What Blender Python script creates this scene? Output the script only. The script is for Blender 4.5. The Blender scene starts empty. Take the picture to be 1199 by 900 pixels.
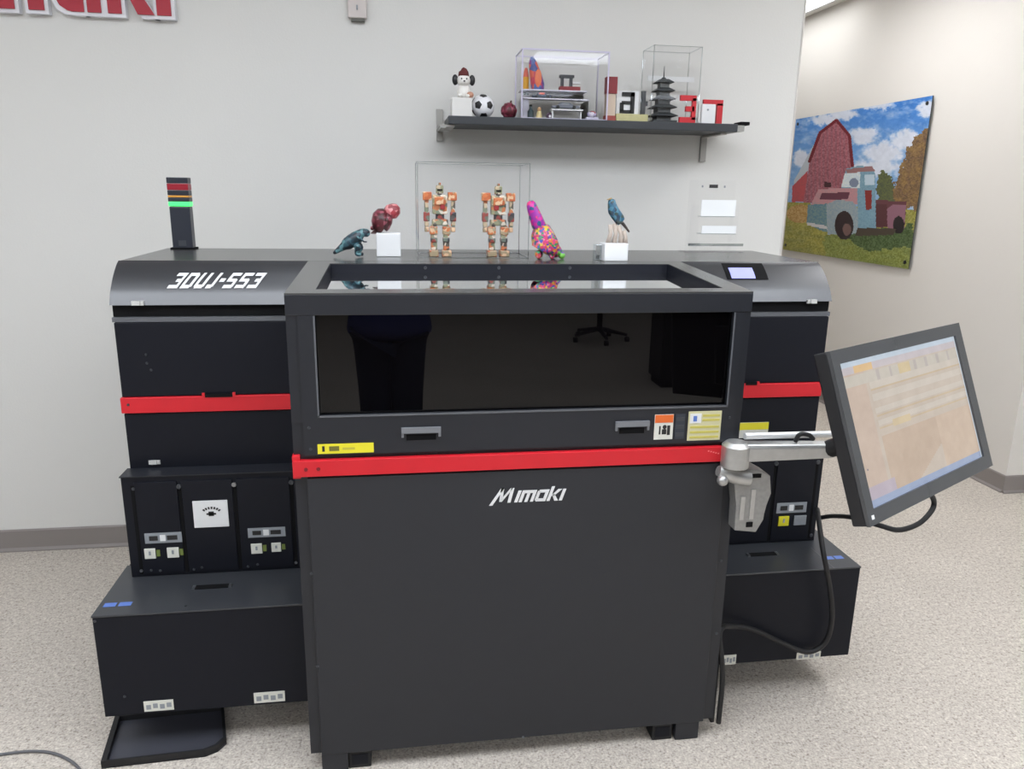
import bpy, bmesh, math, random
from mathutils import Vector, Matrix
random.seed(7)
S = bpy.context.scene
COL = S.collection

# ------------------------------------------------------------------ camera
CAM = Vector((0, -1.8406, 1.5662)); YAW, PITCH, ROLL, FPX = .1496, -.2483, .0157, 895.0
cy, sy, cp, sp = math.cos(YAW), math.sin(YAW), math.cos(PITCH), math.sin(PITCH)
FW = Vector((sy*cp, cy*cp, sp)); RT = Vector((cy, -sy, 0)); UP = RT.cross(FW)
cr, sr = math.cos(ROLL), math.sin(ROLL)
RR = cr*RT + sr*UP; UU = -sr*RT + cr*UP
def ray(a, b): return FW + RR*((a-599.5)/FPX) + UU*((450-b)/FPX)
def aY(a, b, Y):
    d = ray(a, b); return CAM + d*((Y-CAM.y)/d.y)
def aZ(a, b, Z):
    d = ray(a, b); return CAM + d*((Z-CAM.z)/d.z)
cam = bpy.data.cameras.new('camera'); camo = bpy.data.objects.new('camera', cam); COL.objects.link(camo)
cam.sensor_fit = 'HORIZONTAL'; cam.sensor_width = 36; cam.lens = FPX/1199*36; cam.clip_start = .02
M = Matrix((RR, UU, -FW)).transposed().to_4x4(); M.translation = CAM
camo.matrix_world = M; S.camera = camo

# ------------------------------------------------------------------ materials
def lin(c):
    return tuple(((v/255)/12.92 if v/255 <= .04045 else ((v/255+.055)/1.055)**2.4) for v in c)
MATS = {}
def mat(name, rgb, rough=.5, metal=0, spec=.5, noise=0, nscale=8, bump=0, bscale=200, ior=1.5, emit=0, coat=0):
    if name in MATS: return MATS[name]
    m = bpy.data.materials.new(name); m.use_nodes = True; nt = m.node_tree
    b = nt.nodes['Principled BSDF']; c = lin(rgb)
    b.inputs['Base Color'].default_value = (*c, 1); b.inputs['Roughness'].default_value = rough
    b.inputs['Metallic'].default_value = metal; b.inputs['Specular IOR Level'].default_value = spec
    b.inputs['IOR'].default_value = ior; b.inputs['Coat Weight'].default_value = coat
    tc = nt.nodes.new('ShaderNodeTexCoord')
    if noise:
        n = nt.nodes.new('ShaderNodeTexNoise'); n.inputs['Scale'].default_value = nscale; n.inputs['Detail'].default_value = 5
        nt.links.new(tc.outputs['Object'], n.inputs['Vector'])
        mr = nt.nodes.new('ShaderNodeMapRange'); mr.inputs['To Min'].default_value = 1-noise; mr.inputs['To Max'].default_value = 1+noise
        nt.links.new(n.outputs['Fac'], mr.inputs['Value'])
        mx = nt.nodes.new('ShaderNodeVectorMath'); mx.operation = 'SCALE'; mx.inputs[0].default_value = c
        nt.links.new(mr.outputs[0], mx.inputs['Scale']); nt.links.new(mx.outputs[0], b.inputs['Base Color'])
    if bump:
        n2 = nt.nodes.new('ShaderNodeTexNoise'); n2.inputs['Scale'].default_value = bscale; n2.inputs['Detail'].default_value = 3
        nt.links.new(tc.outputs['Object'], n2.inputs['Vector'])
        bp = nt.nodes.new('ShaderNodeBump'); bp.inputs['Strength'].default_value = bump; bp.inputs['Distance'].default_value = .002
        nt.links.new(n2.outputs['Fac'], bp.inputs['Height']); nt.links.new(bp.outputs[0], b.inputs['Normal'])
    if emit:
        b.inputs['Emission Color'].default_value = (*c, 1); b.inputs['Emission Strength'].default_value = emit
    MATS[name] = m; return m
def mosaic(name, cols, scale=60, rough=.35):
    if name in MATS: return MATS[name]
    m = bpy.data.materials.new(name); m.use_nodes = True; nt = m.node_tree; b = nt.nodes['Principled BSDF']
    b.inputs['Roughness'].default_value = rough
    tc = nt.nodes.new('ShaderNodeTexCoord'); v = nt.nodes.new('ShaderNodeTexVoronoi'); v.inputs['Scale'].default_value = scale
    nt.links.new(tc.outputs['Object'], v.inputs['Vector'])
    sp_ = nt.nodes.new('ShaderNodeSeparateColor'); nt.links.new(v.outputs['Color'], sp_.inputs[0])
    r = nt.nodes.new('ShaderNodeValToRGB'); r.color_ramp.interpolation = 'CONSTANT'
    for i, c in enumerate(cols):
        e = r.color_ramp.elements[i] if i < 2 else r.color_ramp.elements.new(i/len(cols))
        e.position = i/len(cols); e.color = (*lin(c), 1)
    nt.links.new(sp_.outputs[0], r.inputs[0]); nt.links.new(r.outputs[0], b.inputs['Base Color'])
    MATS[name] = m; return m
def acrylic(name, tint=.96, base=.06, col=(255, 255, 255), k=.5):
    if name in MATS: return MATS[name]
    m = bpy.data.materials.new(name); m.use_nodes = True; nt = m.node_tree; nt.nodes.remove(nt.nodes['Principled BSDF'])
    out = nt.nodes['Material Output']; t = nt.nodes.new('ShaderNodeBsdfTransparent'); c = lin(col)
    t.inputs[0].default_value = (tint*c[0], tint*c[1], tint*c[2], 1)
    g = nt.nodes.new('ShaderNodeBsdfGlossy'); g.inputs['Roughness'].default_value = .03; g.inputs[0].default_value = (.95, .95, .97, 1)
    l = nt.nodes.new('ShaderNodeLayerWeight'); l.inputs['Blend'].default_value = .5
    pw = nt.nodes.new('ShaderNodeMath'); pw.operation = 'POWER'; pw.inputs[1].default_value = 4; nt.links.new(l.outputs['Facing'], pw.inputs[0])
    mr = nt.nodes.new('ShaderNodeMapRange'); mr.inputs['To Min'].default_value = base; mr.inputs['To Max'].default_value = base+k
    nt.links.new(pw.outputs[0], mr.inputs['Value'])
    x = nt.nodes.new('ShaderNodeMixShader'); nt.links.new(mr.outputs[0], x.inputs[0])
    nt.links.new(t.outputs[0], x.inputs[1]); nt.links.new(g.outputs[0], x.inputs[2]); nt.links.new(x.outputs[0], out.inputs[0])
    MATS[name] = m; return m

# ------------------------------------------------------------------ mesh helpers
def bx(bm, x0, x1, y0, y1, z0, z1):
    v = [bm.verts.new(p) for p in ((x0,y0,z0),(x1,y0,z0),(x1,y1,z0),(x0,y1,z0),(x0,y0,z1),(x1,y0,z1),(x1,y1,z1),(x0,y1,z1))]
    for f in ((0,3,2,1),(4,5,6,7),(0,1,5,4),(1,2,6,5),(2,3,7,6),(3,0,4,7)): bm.faces.new([v[i] for i in f])
    return bm
def prism(bm, pts, axis, a, b):
    """extrude polygon; axis 'x': pts are (y,z); 'y': pts (x,z); 'z': pts (x,y)"""
    def P(p, t):
        return (t, p[0], p[1]) if axis == 'x' else (p[0], t, p[1]) if axis == 'y' else (p[0], p[1], t)
    A = [bm.verts.new(P(p, a)) for p in pts]; B = [bm.verts.new(P(p, b)) for p in pts]; n = len(pts)
    bm.faces.new(A); bm.faces.new(B[::-1])
    for i in range(n): bm.faces.new((A[i], B[i], B[(i+1) % n], A[(i+1) % n]))
    return bm
def tube(bm, pts, r, n=10, cap=True):
    pts = [Vector(p) for p in pts]; rr = r if isinstance(r, (list, tuple)) else [r]*len(pts); rings = []
    up = None
    for i, p in enumerate(pts):
        t = (pts[min(i+1, len(pts)-1)] - pts[max(i-1, 0)]).normalized()
        if up is None: up = t.orthogonal().normalized()
        up = (up - t*up.dot(t)).normalized(); w = t.cross(up)
        rings.append([bm.verts.new(p + rr[i]*(math.cos(2*math.pi*k/n)*up + math.sin(2*math.pi*k/n)*w)) for k in range(n)])
    for a, b in zip(rings, rings[1:]):
        for k in range(n): bm.faces.new((a[k], a[(k+1) % n], b[(k+1) % n], b[k]))
    if cap: bm.faces.new(rings[0][::-1]); bm.faces.new(rings[-1])
    return bm
def smooth_path(ctrl, n=8):
    P = [Vector(c) for c in ctrl]; P = [2*P[0]-P[1]] + P + [2*P[-1]-P[-2]]; o = []
    for i in range(1, len(P)-2):
        for k in range(n):
            t = k/n; a, b, c, d = P[i-1:i+3]
            o.append(.5*((2*b)+(c-a)*t+(2*a-5*b+4*c-d)*t*t+(3*b-a-3*c+d)*t**3))
    o.append(P[-2]); return o
def ball(bm, c, r, seg=20, rings=12):
    rx, ry, rz = r if isinstance(r, (tuple, list)) else (r, r, r)
    g = bmesh.ops.create_uvsphere(bm, u_segments=seg, v_segments=rings, radius=1)
    for v in g['verts']: v.co = Vector((c[0]+v.co.x*rx, c[1]+v.co.y*ry, c[2]+v.co.z*rz))
    return bm
def bevel(bm, w, seg=2):
    bmesh.ops.bevel(bm, geom=[e for e in bm.edges], offset=w, segments=seg, affect='EDGES', profile=.5, clamp_overlap=True)
    return bm
def root_of(o):
    while o.parent: o = o.parent
    return o
def obj(name, bm, m, parent=None, world=True, smooth=False, flat_angle=None):
    me = bpy.data.meshes.new(name); bmesh.ops.recalc_face_normals(bm, faces=bm.faces)
    if parent is not None and world: bm.transform(root_of(parent).matrix_basis.inverted())
    if smooth:
        for f in bm.faces: f.smooth = True
    bm.to_mesh(me); bm.free()
    if smooth and flat_angle: me.set_sharp_from_angle(angle=math.radians(flat_angle))
    me.materials.append(m)
    o = bpy.data.objects.new(name, me); COL.objects.link(o); o.parent = parent
    return o
def tag(o, label=None, cat=None, group=None, kind=None):
    if label: o['label'] = label
    if cat: o['category'] = cat
    if group: o['group'] = group
    if kind: o['kind'] = kind
    return o
def thing(name, label, cat, loc=(0, 0, 0), rot=(0, 0, 0), group=None):
    o = bpy.data.objects.new(name, None); COL.objects.link(o); o.location = loc; o.rotation_euler = rot
    o.empty_display_size = .05
    return tag(o, label, cat, group)
def box(name, b, m, parent=None, bev=0, world=True, label=None):
    bm = bx(bmesh.new(), *b)
    if bev: bevel(bm, bev)
    o = obj(name, bm, m, parent, world)
    if label: o['label'] = label
    return o
def boxes(name, bs, m, parent=None, world=True, bev=0):
    bm = bmesh.new()
    for b in bs: bx(bm, *b)
    if bev: bevel(bm, bev)
    return obj(name, bm, m, parent, world)
def skin(name, verts, edges, rad, m, parent, sub=2, world=True, root=0):
    me = bpy.data.meshes.new(name)
    if world:
        inv = root_of(parent).matrix_basis.inverted(); verts = [inv @ Vector(v) for v in verts]
    me.from_pydata([tuple(v) for v in verts], edges, []); me.materials.append(m)
    o = bpy.data.objects.new(name, me); COL.objects.link(o); o.parent = parent
    o.modifiers.new('Skin', 'SKIN').use_smooth_shade = True
    for i, r in enumerate(rad):
        d = me.skin_vertices[0].data[i]; d.radius = r if isinstance(r, (tuple, list)) else (r, r); d.use_root = (i == root)
    s = o.modifiers.new('Sub', 'SUBSURF'); s.levels = sub; s.render_levels = sub
    return o
def chain(n, s=0): return [(s+i, s+i+1) for i in range(n-1)]
def painted(name, P, nx, ny, fn, m, parent, world=True):
    """flat printed or lit sheet: P(u,v) gives the place, fn(u,v) the printed colour (u right, v down)"""
    inv = root_of(parent).matrix_basis.inverted() if world else Matrix.Identity(4)
    vs = [tuple(inv @ Vector(P(i/nx, j/ny))) for j in range(ny+1) for i in range(nx+1)]
    fs = [(j*(nx+1)+i, (j+1)*(nx+1)+i, (j+1)*(nx+1)+i+1, j*(nx+1)+i+1) for j in range(ny) for i in range(nx)]
    me = bpy.data.meshes.new(name); me.from_pydata(vs, [], fs)
    ca = me.color_attributes.new('print', 'FLOAT_COLOR', 'CORNER'); buf = []
    for j in range(ny):
        for i in range(nx):
            c = lin(fn((i+.5)/nx, (j+.5)/ny)); buf += [c[0], c[1], c[2], 1]*4
    ca.data.foreach_set('color', buf); me.materials.append(m)
    o = bpy.data.objects.new(name, me); COL.objects.link(o); o.parent = parent; return o
def attr_mat(name, rough=.3, emit=0, base=1.0):
    m = bpy.data.materials.new(name); m.use_nodes = True; nt = m.node_tree; b = nt.nodes['Principled BSDF']
    a = nt.nodes.new('ShaderNodeAttribute'); a.attribute_name = 'print'
    b.inputs['Roughness'].default_value = rough
    if emit:
        nt.links.new(a.outputs['Color'], b.inputs['Emission Color']); b.inputs['Emission Strength'].default_value = emit
        b.inputs['Base Color'].default_value = (.02, .02, .02, 1)
    else: nt.links.new(a.outputs['Color'], b.inputs['Base Color'])
    return m
def inpoly(x, y, p):
    c = False; j = len(p)-1
    for i in range(len(p)):
        if (p[i][1] > y) != (p[j][1] > y) and x < (p[j][0]-p[i][0])*(y-p[i][1])/(p[j][1]-p[i][1])+p[i][0]: c = not c
        j = i
    return c
def homog(c):
    """unit square (u right, v down) -> quad TL,TR,BR,BL"""
    (x0,y0),(x1,y1),(x2,y2),(x3,y3) = c
    dx1, dx2, sx = x1-x2, x3-x2, x0-x1+x2-x3; dy1, dy2, sy_ = y1-y2, y3-y2, y0-y1+y2-y3
    d = dx1*dy2-dx2*dy1; g = (sx*dy2-dx2*sy_)/d; h = (dx1*sy_-sx*dy1)/d
    a, b, e, f_ = x1-x0+g*x1, x3-x0+h*x3, y1-y0+g*y1, y3-y0+h*y3
    return lambda u, v: ((a*u+b*v+x0)/(g*u+h*v+1), (e*u+f_*v+y0)/(g*u+h*v+1))
def hsh(i, j, s=0):
    n = math.sin(i*127.1+j*311.7+s*74.7)*43758.5453; return n-math.floor(n)
def vnoise(x, y, s=0):
    i, j = math.floor(x), math.floor(y); fx, fy = x-i, y-j; fx = fx*fx*(3-2*fx); fy = fy*fy*(3-2*fy)
    a = hsh(i, j, s)*(1-fx)+hsh(i+1, j, s)*fx; b = hsh(i, j+1, s)*(1-fx)+hsh(i+1, j+1, s)*fx
    return a*(1-fy)+b*fy
def fbm(x, y, s=0): return .5*vnoise(x, y, s)+.3*vnoise(2*x, 2*y, s+1)+.2*vnoise(4.3*x, 4.3*y, s+2)

BLK = mat('black_powder_coat', (31, 33, 39), .42, spec=.5, noise=.08, nscale=30, bump=.12, bscale=900)
BLK2 = mat('black_inner_panel', (19, 21, 29), .5, spec=.22, noise=.08, nscale=30)
PANEL = mat('charcoal_door_coat', (43, 44, 48), .5, spec=.38, noise=.06, nscale=20, bump=.12, bscale=900)
HOOD = mat('hood_satin_coat', (32, 34, 40), .33, spec=1.0, noise=.04, nscale=30)
TOPM = mat('top_satin_coat', (62, 62, 61), .24, spec=1.0, noise=.05, nscale=20)
GAP = mat('matte_gap_black', (10, 10, 12), .8, spec=.2, noise=.1)
EDGE = mat('pale_edge_grey', (92, 94, 98), .4, noise=.1)  # grey paler than the coat, for ledge strips, seam and window rim
RED = mat('red_lacquer', (205, 30, 42), .38, noise=.06, nscale=12)
SILV = mat('brushed_silver', (190, 190, 188), .38, metal=.75, noise=.12, nscale=60)
SILVD = mat('cast_silver', (160, 160, 158), .5, metal=.6, noise=.2, nscale=90)
WHT = mat('white_plastic', (225, 226, 226), .45, noise=.03)
WLAB = mat('white_label', (215, 215, 205), .5, noise=.08, nscale=60)
CHROME = mat('screw_steel', (150, 152, 155), .3, metal=.9, noise=.1)
DSCR = mat('dark_screw', (75, 78, 82), .4, metal=.5, noise=.1)
YEL = mat('yellow_label', (225, 215, 45), .5, noise=.05)
ORG = mat('orange_label', (220, 105, 45), .5, noise=.05)
INK = mat('printed_ink', (35, 35, 35), .6, noise=.05)
BLU = mat('blue_label', (90, 120, 190), .5, noise=.1, nscale=60)
RUB = mat('black_rubber', (22, 22, 24), .6, noise=.1)
LGREY = mat('light_grey_strip', (140, 145, 150), .5, noise=.1, nscale=80)

# ================================================================== the room
def wall_mat(name, rgb):
    return mat(name, rgb, .75, spec=.3, noise=.015, nscale=3, bump=.25, bscale=120)
WALL = wall_mat('painted_wall_texture', (219, 218, 214))
WALLW = wall_mat('painted_hall_wall', (222, 218, 212))
def carpet():
    m = bpy.data.materials.new('speckled_carpet'); m.use_nodes = True; nt = m.node_tree; b = nt.nodes['Principled BSDF']
    b.inputs['Roughness'].default_value = .95; b.inputs['Specular IOR Level'].default_value = .1
    tc = nt.nodes.new('ShaderNodeTexCoord')
    def N(s, d=3, r=.6):
        n = nt.nodes.new('ShaderNodeTexNoise'); n.inputs['Scale'].default_value = s; n.inputs['Detail'].default_value = d
        n.inputs['Roughness'].default_value = r; nt.links.new(tc.outputs['Object'], n.inputs['Vector']); return n
    a, c, e = N(150, 2), N(60, 3), N(1.8, 3)
    r = nt.nodes.new('ShaderNodeValToRGB')
    for i, (p, q) in enumerate(((.34, (136, 126, 118)), (.45, (184, 175, 165)), (.55, (200, 192, 181)), (.66, (222, 214, 203)))):
        el = r.color_ramp.elements[i] if i < 2 else r.color_ramp.elements.new(p)
        el.position = p; el.color = (*lin(q), 1)
    mx = nt.nodes.new('ShaderNodeMix'); mx.inputs[0].default_value = .4
    nt.links.new(a.outputs['Fac'], mx.inputs[2]); nt.links.new(c.outputs['Fac'], mx.inputs[3]); nt.links.new(mx.outputs[0], r.inputs[0])
    mr = nt.nodes.new('ShaderNodeMapRange'); mr.inputs['To Min'].default_value = .86; mr.inputs['To Max'].default_value = 1.14
    nt.links.new(e.outputs['Fac'], mr.inputs[0])
    vm = nt.nodes.new('ShaderNodeVectorMath'); vm.operation = 'SCALE'; nt.links.new(r.outputs[0], vm.inputs[0]); nt.links.new(mr.outputs[0], vm.inputs['Scale'])
    nt.links.new(vm.outputs[0], b.inputs['Base Color'])
    bp = nt.nodes.new('ShaderNodeBump'); bp.inputs['Strength'].default_value = .4; bp.inputs['Distance'].default_value = .002
    nt.links.new(a.outputs['Fac'], bp.inputs['Height']); nt.links.new(bp.outputs[0], b.inputs['Normal'])
    return m
WY, XE, HX, HY, CZ = 1.518, 1.752, 3.26, 1.646, 2.94      # back wall y, its free end x, hall wall x and corner y, ceiling z
X0, X1, Y0, Y1 = -4.2, 5.6, -9.6, 6.6
def struct(o): o['kind'] = 'structure'; return o
struct(box('floor', (X0, X1, Y0, Y1, -.1, 0), carpet()))
CEIL = mat('ceiling_tile_white', (228, 226, 220), .9, noise=.03, nscale=40, bump=.3, bscale=150)
struct(box('ceiling', (X0, X1, Y0, Y1, CZ, CZ+.1), CEIL))
# ceiling T-bars as one trim grid
bm = bmesh.new()
k = X0+.0
xs = [X0 + .61*i for i in range(int((X1-X0)/.61)+1)]; ys = [HY + .6 + 1.22*i for i in range(-9, 5)]
for x in xs: bx(bm, x-.012, x+.012, Y0, WY-.01, CZ-.006, CZ+.001)
for y in ys:
    if y < WY: bx(bm, X0, X1, y-.012, y+.012, CZ-.0055, CZ+.001)
struct(obj('trim_1', bm, WHT))
struct(box('wall_back', (X0, XE, WY, WY+.13, 0, CZ), WALL))
struct(box('wall_left', (X0-.1, X0, Y0, WY+.13, 0, CZ), WALL))
struct(box('wall_front', (X0, X1, Y0-.1, Y0, 0, CZ), WALL))
struct(box('wall_right', (HX, HX+.12, HY+.12, Y1, 0, CZ), WALLW))
struct(box('wall_right_return', (HX, X1, HY, HY+.12, 0, CZ), WALLW))
struct(box('wall_far_right', (X1, X1+.1, Y0, HY+.12, 0, CZ), WALL))
struct(box('wall_hall_end', (XE-.13, HX+.12, Y1, Y1+.1, 0, CZ), WALLW))
struct(box('wall_hall_left', (XE-.13, XE, WY+.13, Y1, 0, CZ), WALLW))
struct(box('trim_2', (XE-.0015, XE+.0035, WY-.0035, WY+.04, 0, CZ), WALLW))
BASE = mat('taupe_vinyl_base', (138, 131, 128), .5, noise=.06, nscale=5)
def skirt(name, x0, x1, y0, y1, axis, d):
    bm = bmesh.new()
    if axis == 'x': # runs along x, face towards -y
        prism(bm, [(y0, .0), (y0-.016, 0), (y0-.016, .006), (y0-.007, .016), (y0-.007, .094), (y0-.003, .1), (y0, .1)], 'x', x0, x1)
    else:
        prism(bm, [(x0, .0), (x0-.016*d, 0), (x0-.016*d, .006), (x0-.007*d, .016), (x0-.007*d, .094), (x0-.003*d, .1), (x0, .1)], 'y', y0, y1)
    return struct(obj(name, bm, BASE))
skirt('baseboard_back', X0, XE, WY, 0, 'x', 1)
skirt('baseboard_right', HX, 0, HY, Y1, 'y', 1)
skirt('baseboard_right_return', HX-.007, X1, HY, 0, 'x', 1)
skirt('baseboard_left', X0, 0, Y0, WY, 'y', -1)
skirt('baseboard_hall_left', XE, 0, WY, Y1, 'y', -1)

# ceiling lights
LAMP = mat('lamp_diffuser', (238, 244, 253), .5, emit=5.2)
LAMPB = mat('lamp_diffuser_rear', (238, 244, 253), .5, emit=12)
LAMPA = mat('lamp_diffuser_wall', (238, 244, 253), .5, emit=1.7)
FRAME = mat('lamp_frame_white', (215, 215, 215), .5, noise=.03)
def ceiling_light(x, y, lx, ly, label, group=None, m=None):
    t = thing('ceiling_light', label, 'ceiling light', (x, y, CZ), group=group)
    a, b = lx/2, ly/2
    boxes('frame', [(x-a, x+a, y-b, y-b+.03, CZ-.02, CZ-.001), (x-a, x+a, y+b-.03, y+b, CZ-.02, CZ-.001),
                    (x-a, x-a+.03, y-b+.03, y+b-.03, CZ-.02, CZ-.001), (x+a-.03, x+a, y-b+.03, y+b-.03, CZ-.02, CZ-.001)], FRAME, t)
    box('diffuser', (x-a+.03, x+a-.03, y-b+.03, y+b-.03, CZ-.012, CZ-.004), m or LAMP, t)
    return t
for y, xs_, m_ in ((.3, (-2.4, .0), LAMPA), (-.62, (-1.6, -.4, .8, 2.0), LAMP), (-1.23, (-2.8, -1.6, -.4, .8, 2.0, 3.2), LAMP), (-3.9, (-2.4, -.2, 2.0, 4.2), LAMPB), (-7.0, (-2.4, -.2, 2.0, 4.2), LAMP)):
    for x in xs_:
        ceiling_light(x, y, 1.19, .6, 'flat white office ceiling light above the printer room', 'ceiling lights over the printer room', m_)
LAMPH = mat('hall_lamp_diffuser', (246, 248, 250), .5, emit=3.2)
ceiling_light(2.86, 4.15, .6, 1.2, 'bright ceiling light in the hall behind the wall end', m=LAMPH)
LAMPR = mat('fill_lamp_diffuser', (246, 247, 250), .5, emit=7.5)  # for two unseen lamps added to brighten the right wall and carpet
ceiling_light(2.45, 2.5, .6, 1.2, 'added unseen ceiling light near the hall opening, brightening the right wall', m=LAMPR)
ceiling_light(2.6, .55, .6, 1.2, 'added unseen ceiling light in front of the hall opening, brightening wall and carpet', m=LAMPR)

# ================================================================== printer
pr = thing('industrial_printer', 'large black 3D printer with red stripes and a tinted front window', 'printer', (.3, .5, 0))
XL, XR, BL, BR = -.2647, .8973, -.7974, 1.3690
YB, YC, YF = .4187, .3468, .1412
ZT, ZR = 1.3257, 1.3535
# main body
mb = obj('main_body', bevel(bx(bmesh.new(), BL+.004, BR-.004, .4305, 1.0, .16, 1.2385), .003), BLK2, pr)
obj('top_cover', bevel(bx(bmesh.new(), BL, BR, .5265, 1.009, 1.262, ZR), .005), TOPM, pr)
prof = [(.5265, ZR), (.510, 1.3455), (.492, 1.333), (.475, 1.3195), (.460, 1.305), (.446, 1.289), (.434, 1.2735), (.424, 1.257), (.4145, 1.2395)]
# denser spline of the same hood profile
pp = smooth_path([(0, a, b) for a, b in prof], 4); profd = [(p.y, p.z) for p in pp]
for nm, a, b in (('hood', BL, XL-.0005), ('hood', XR+.0005, BR)):
    bm = bmesh.new(); prism(bm, profd + [(.5265, 1.2395)], 'x', a, b)
    obj(nm, bm, HOOD, pr, smooth=True, flat_angle=30)
# dark recess band and ledge under the hood, side panels, stripes
def cab(a, b, side):
    box('recess_band', (a+.004, b-.003, .4265, .4304, 1.206, 1.2395), GAP, pr)
    box('ledge_strip', (a+.003, b-.002, .4155, .4304, 1.192, 1.205), EDGE, pr)
    box('upper_panel', (a+.006, b-.003, .4165, .4304, .9745, 1.190), BLK2, pr, .002)
    box('lower_panel', (a+.006, b-.003, .4165, .4304, YC and .7545, .924), BLK2, pr, .002)
    st = box('red_stripe', (a+.002, b-.003, .4095, .4304, .927, .9735), RED, pr, .002)
    return st
s1 = cab(BL, XL, -1); s2 = cab(XR, BR, 1)
box('finger_notch', (-.565, -.482, .4075, .4093, .9705, .981), GAP, s1)
box('notch_tab', (-.570, -.562, .4065, .411, .970, .984), RED, s1); box('notch_tab', (-.485, -.477, .4065, .411, .970, .984), RED, s1)
box('finger_notch', (1.100, 1.14, .4075, .4093, .9705, .981), GAP, s2)
box('notch_tab', (1.138, 1.146, .4065, .411, .970, .982), RED, s2)
def screw(x, y, z, m=DSCR, r=.005, ax='y', par=None):
    bm = bmesh.new()
    if ax == 'y': tube(bm, [(x, y, z), (x, y-.003, z)], [r, r*.8], 10)
    else: tube(bm, [(x, y, z), (x, y, z+.003)], [r, r*.8], 10)
    return obj('screw', bm, m, par or pr, smooth=True, flat_angle=30)
for px, py, m in ((171, 415, DSCR), (172, 425, DSCR), (177, 433, DSCR), (151, 473, DSCR)):
    p = aY(px, py, .4165); screw(p.x, .4165 if py < 460 else .4095, p.z, m, .004)
# catches below hoods / above consoles
def catch(px, py, Y, w=.02, h=.012):
    p = aY(px, py, Y)
    o = boxes('catch', [(p.x-w*.8, p.x+w*.8, Y-.002, Y+.006, p.z-h*.5, p.z+h*.5), (p.x-w*.4, p.x+w*.4, Y-.009, Y-.001, p.z-h*.35, p.z+h*.6)], mat('catch_bright', (215, 215, 212), .35, metal=.3, noise=.05), pr)
    return o
catch(161, 355, .413); catch(951, 353, .413); catch(181, 541, .4155)
# LCD in the right hood
lc = Vector((1.108, 0, 0)); 
def hoodpt(s):
    """point and outward normal at arc fraction s (0 ridge .. 1 lower edge)"""
    L = [0]
    for a, b in zip(profd, profd[1:]): L.append(L[-1]+math.hypot(b[0]-a[0], b[1]-a[1]))
    d = s*L[-1]
    for i in range(len(L)-1):
        if L[i+1] >= d or i == len(L)-2:
            t = (d-L[i])/(L[i+1]-L[i]); a, b = profd[i], profd[i+1]
            y, z = a[0]+(b[0]-a[0])*t, a[1]+(b[1]-a[1])*t; ty, tz = b[0]-a[0], b[1]-a[1]; l = math.hypot(ty, tz)
            return y, z, tz/l, -ty/l, L[-1]
def on_hood(name, x0, x1, s0, s1, h0, h1, m, par, n=4):
    bm = bmesh.new(); rows = []
    for i in range(n+1):
        y, z, ny, nz, _ = hoodpt(s0+(s1-s0)*i/n)
        if nz < 0: ny, nz = -ny, -nz
        rows.append([bm.verts.new((x, y+ny*h, z+nz*h)) for x, h in ((x0, h0), (x1, h0), (x1, h1), (x0, h1))])
    for a, b in zip(rows, rows[1:]):
        for k in range(4): bm.faces.new((a[k], a[(k+1) % 4], b[(k+1) % 4], b[k]))
    bm.faces.new(rows[0]); bm.faces.new(rows[-1][::-1])
    return obj(name, bm, m, par)
LCD = mat('lcd_lavender', (150, 152, 225), .3, emit=.35)
pan = on_hood('display_panel', 1.030, 1.168, .07, .52, -.004, .0015, GAP, pr)
on_hood('display_screen', 1.045, 1.125, .22, .50, .0005, .003, LCD, pan)

# lettering made from strokes: letter polygons on a unit grid (x right, z up)
def q(x0, z0, x1, z1): return [(x0, z0), (x1, z0), (x1, z1), (x0, z1)]
def diag(x0, z0, x1, z1, w): return [(x0, z0), (x0+w, z0), (x1+w, z1), (x1, z1)]
SW = .22
GL = {
 'i': (.24, [q(0, 0, .24, 1)]),
 'm': (1.1, [q(0, 0, .23, 1), q(.435, 0, .665, .8), q(.87, 0, 1.1, .8), q(.2, .76, 1.1, 1)]),
 'a': (.86, [q(0, .1, .22, .9), q(.62, 0, .86, 1), q(.1, 0, .64, .24), q(.1, .76, .64, 1)]),
 'k': (.86, [q(0, 0, .23, 1.25), [(.2, .42), (.58, 1), (.88, 1), (.42, .42)], [(.2, .6), (.42, .6), (.9, 0), (.6, 0)]]),
 'M': (1.5, [[(-.25, -.2), (.0, -.2), (.42, 1.25), (.18, 1.25)], [(.18, 1.25), (.42, 1.25), (.62, .3), (.42, .1)], [(.42, .1), (.62, .1), (1.12, 1.25), (.92, 1.25)], [(.95, 1.25), (1.2, 1.25), (1.32, 0), (1.08, 0)]]),
 '3': (.9, [q(0, .8, .9, 1), q(.68, .1, .9, .9), q(0, 0, .9, .2), q(.32, .41, .8, .6)]),
 'D': (.95, [q(0, 0, .24, 1), q(.1, .8, .8, 1), q(.1, 0, .8, .2), q(.7, .1, .95, .9)]),
 'U': (.9, [q(0, .1, .24, 1), q(.66, .1, .9, 1), q(.1, 0, .8, .22)]),
 'J': (.62, [q(.38, .1, .62, 1), q(0, 0, .5, .22)]),
 '-': (.45, [q(0, .4, .45, .62)]),
 '5': (.9, [q(0, .8, .9, 1), q(0, .45, .24, .9), q(0, .41, .8, .6), q(.66, .1, .9, .55), q(0, 0, .85, .2)]),
 '7': (.85, [q(0, .78, .85, 1), q(.6, 0, .85, .85)]),
}
def letters(txt, gap=.16, shear=0, H=1.0, W=1.0):
    x = 0; out = []
    for ch in txt:
        w, P = GL[ch]
        for p in P: out.append([((x+a)*W+b*shear, b*H) for a, b in p])
        x += w+gap
    return out, (x-gap)*W
WINK = mat('white_lettering', (222, 222, 222), .5, noise=.04)
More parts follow.
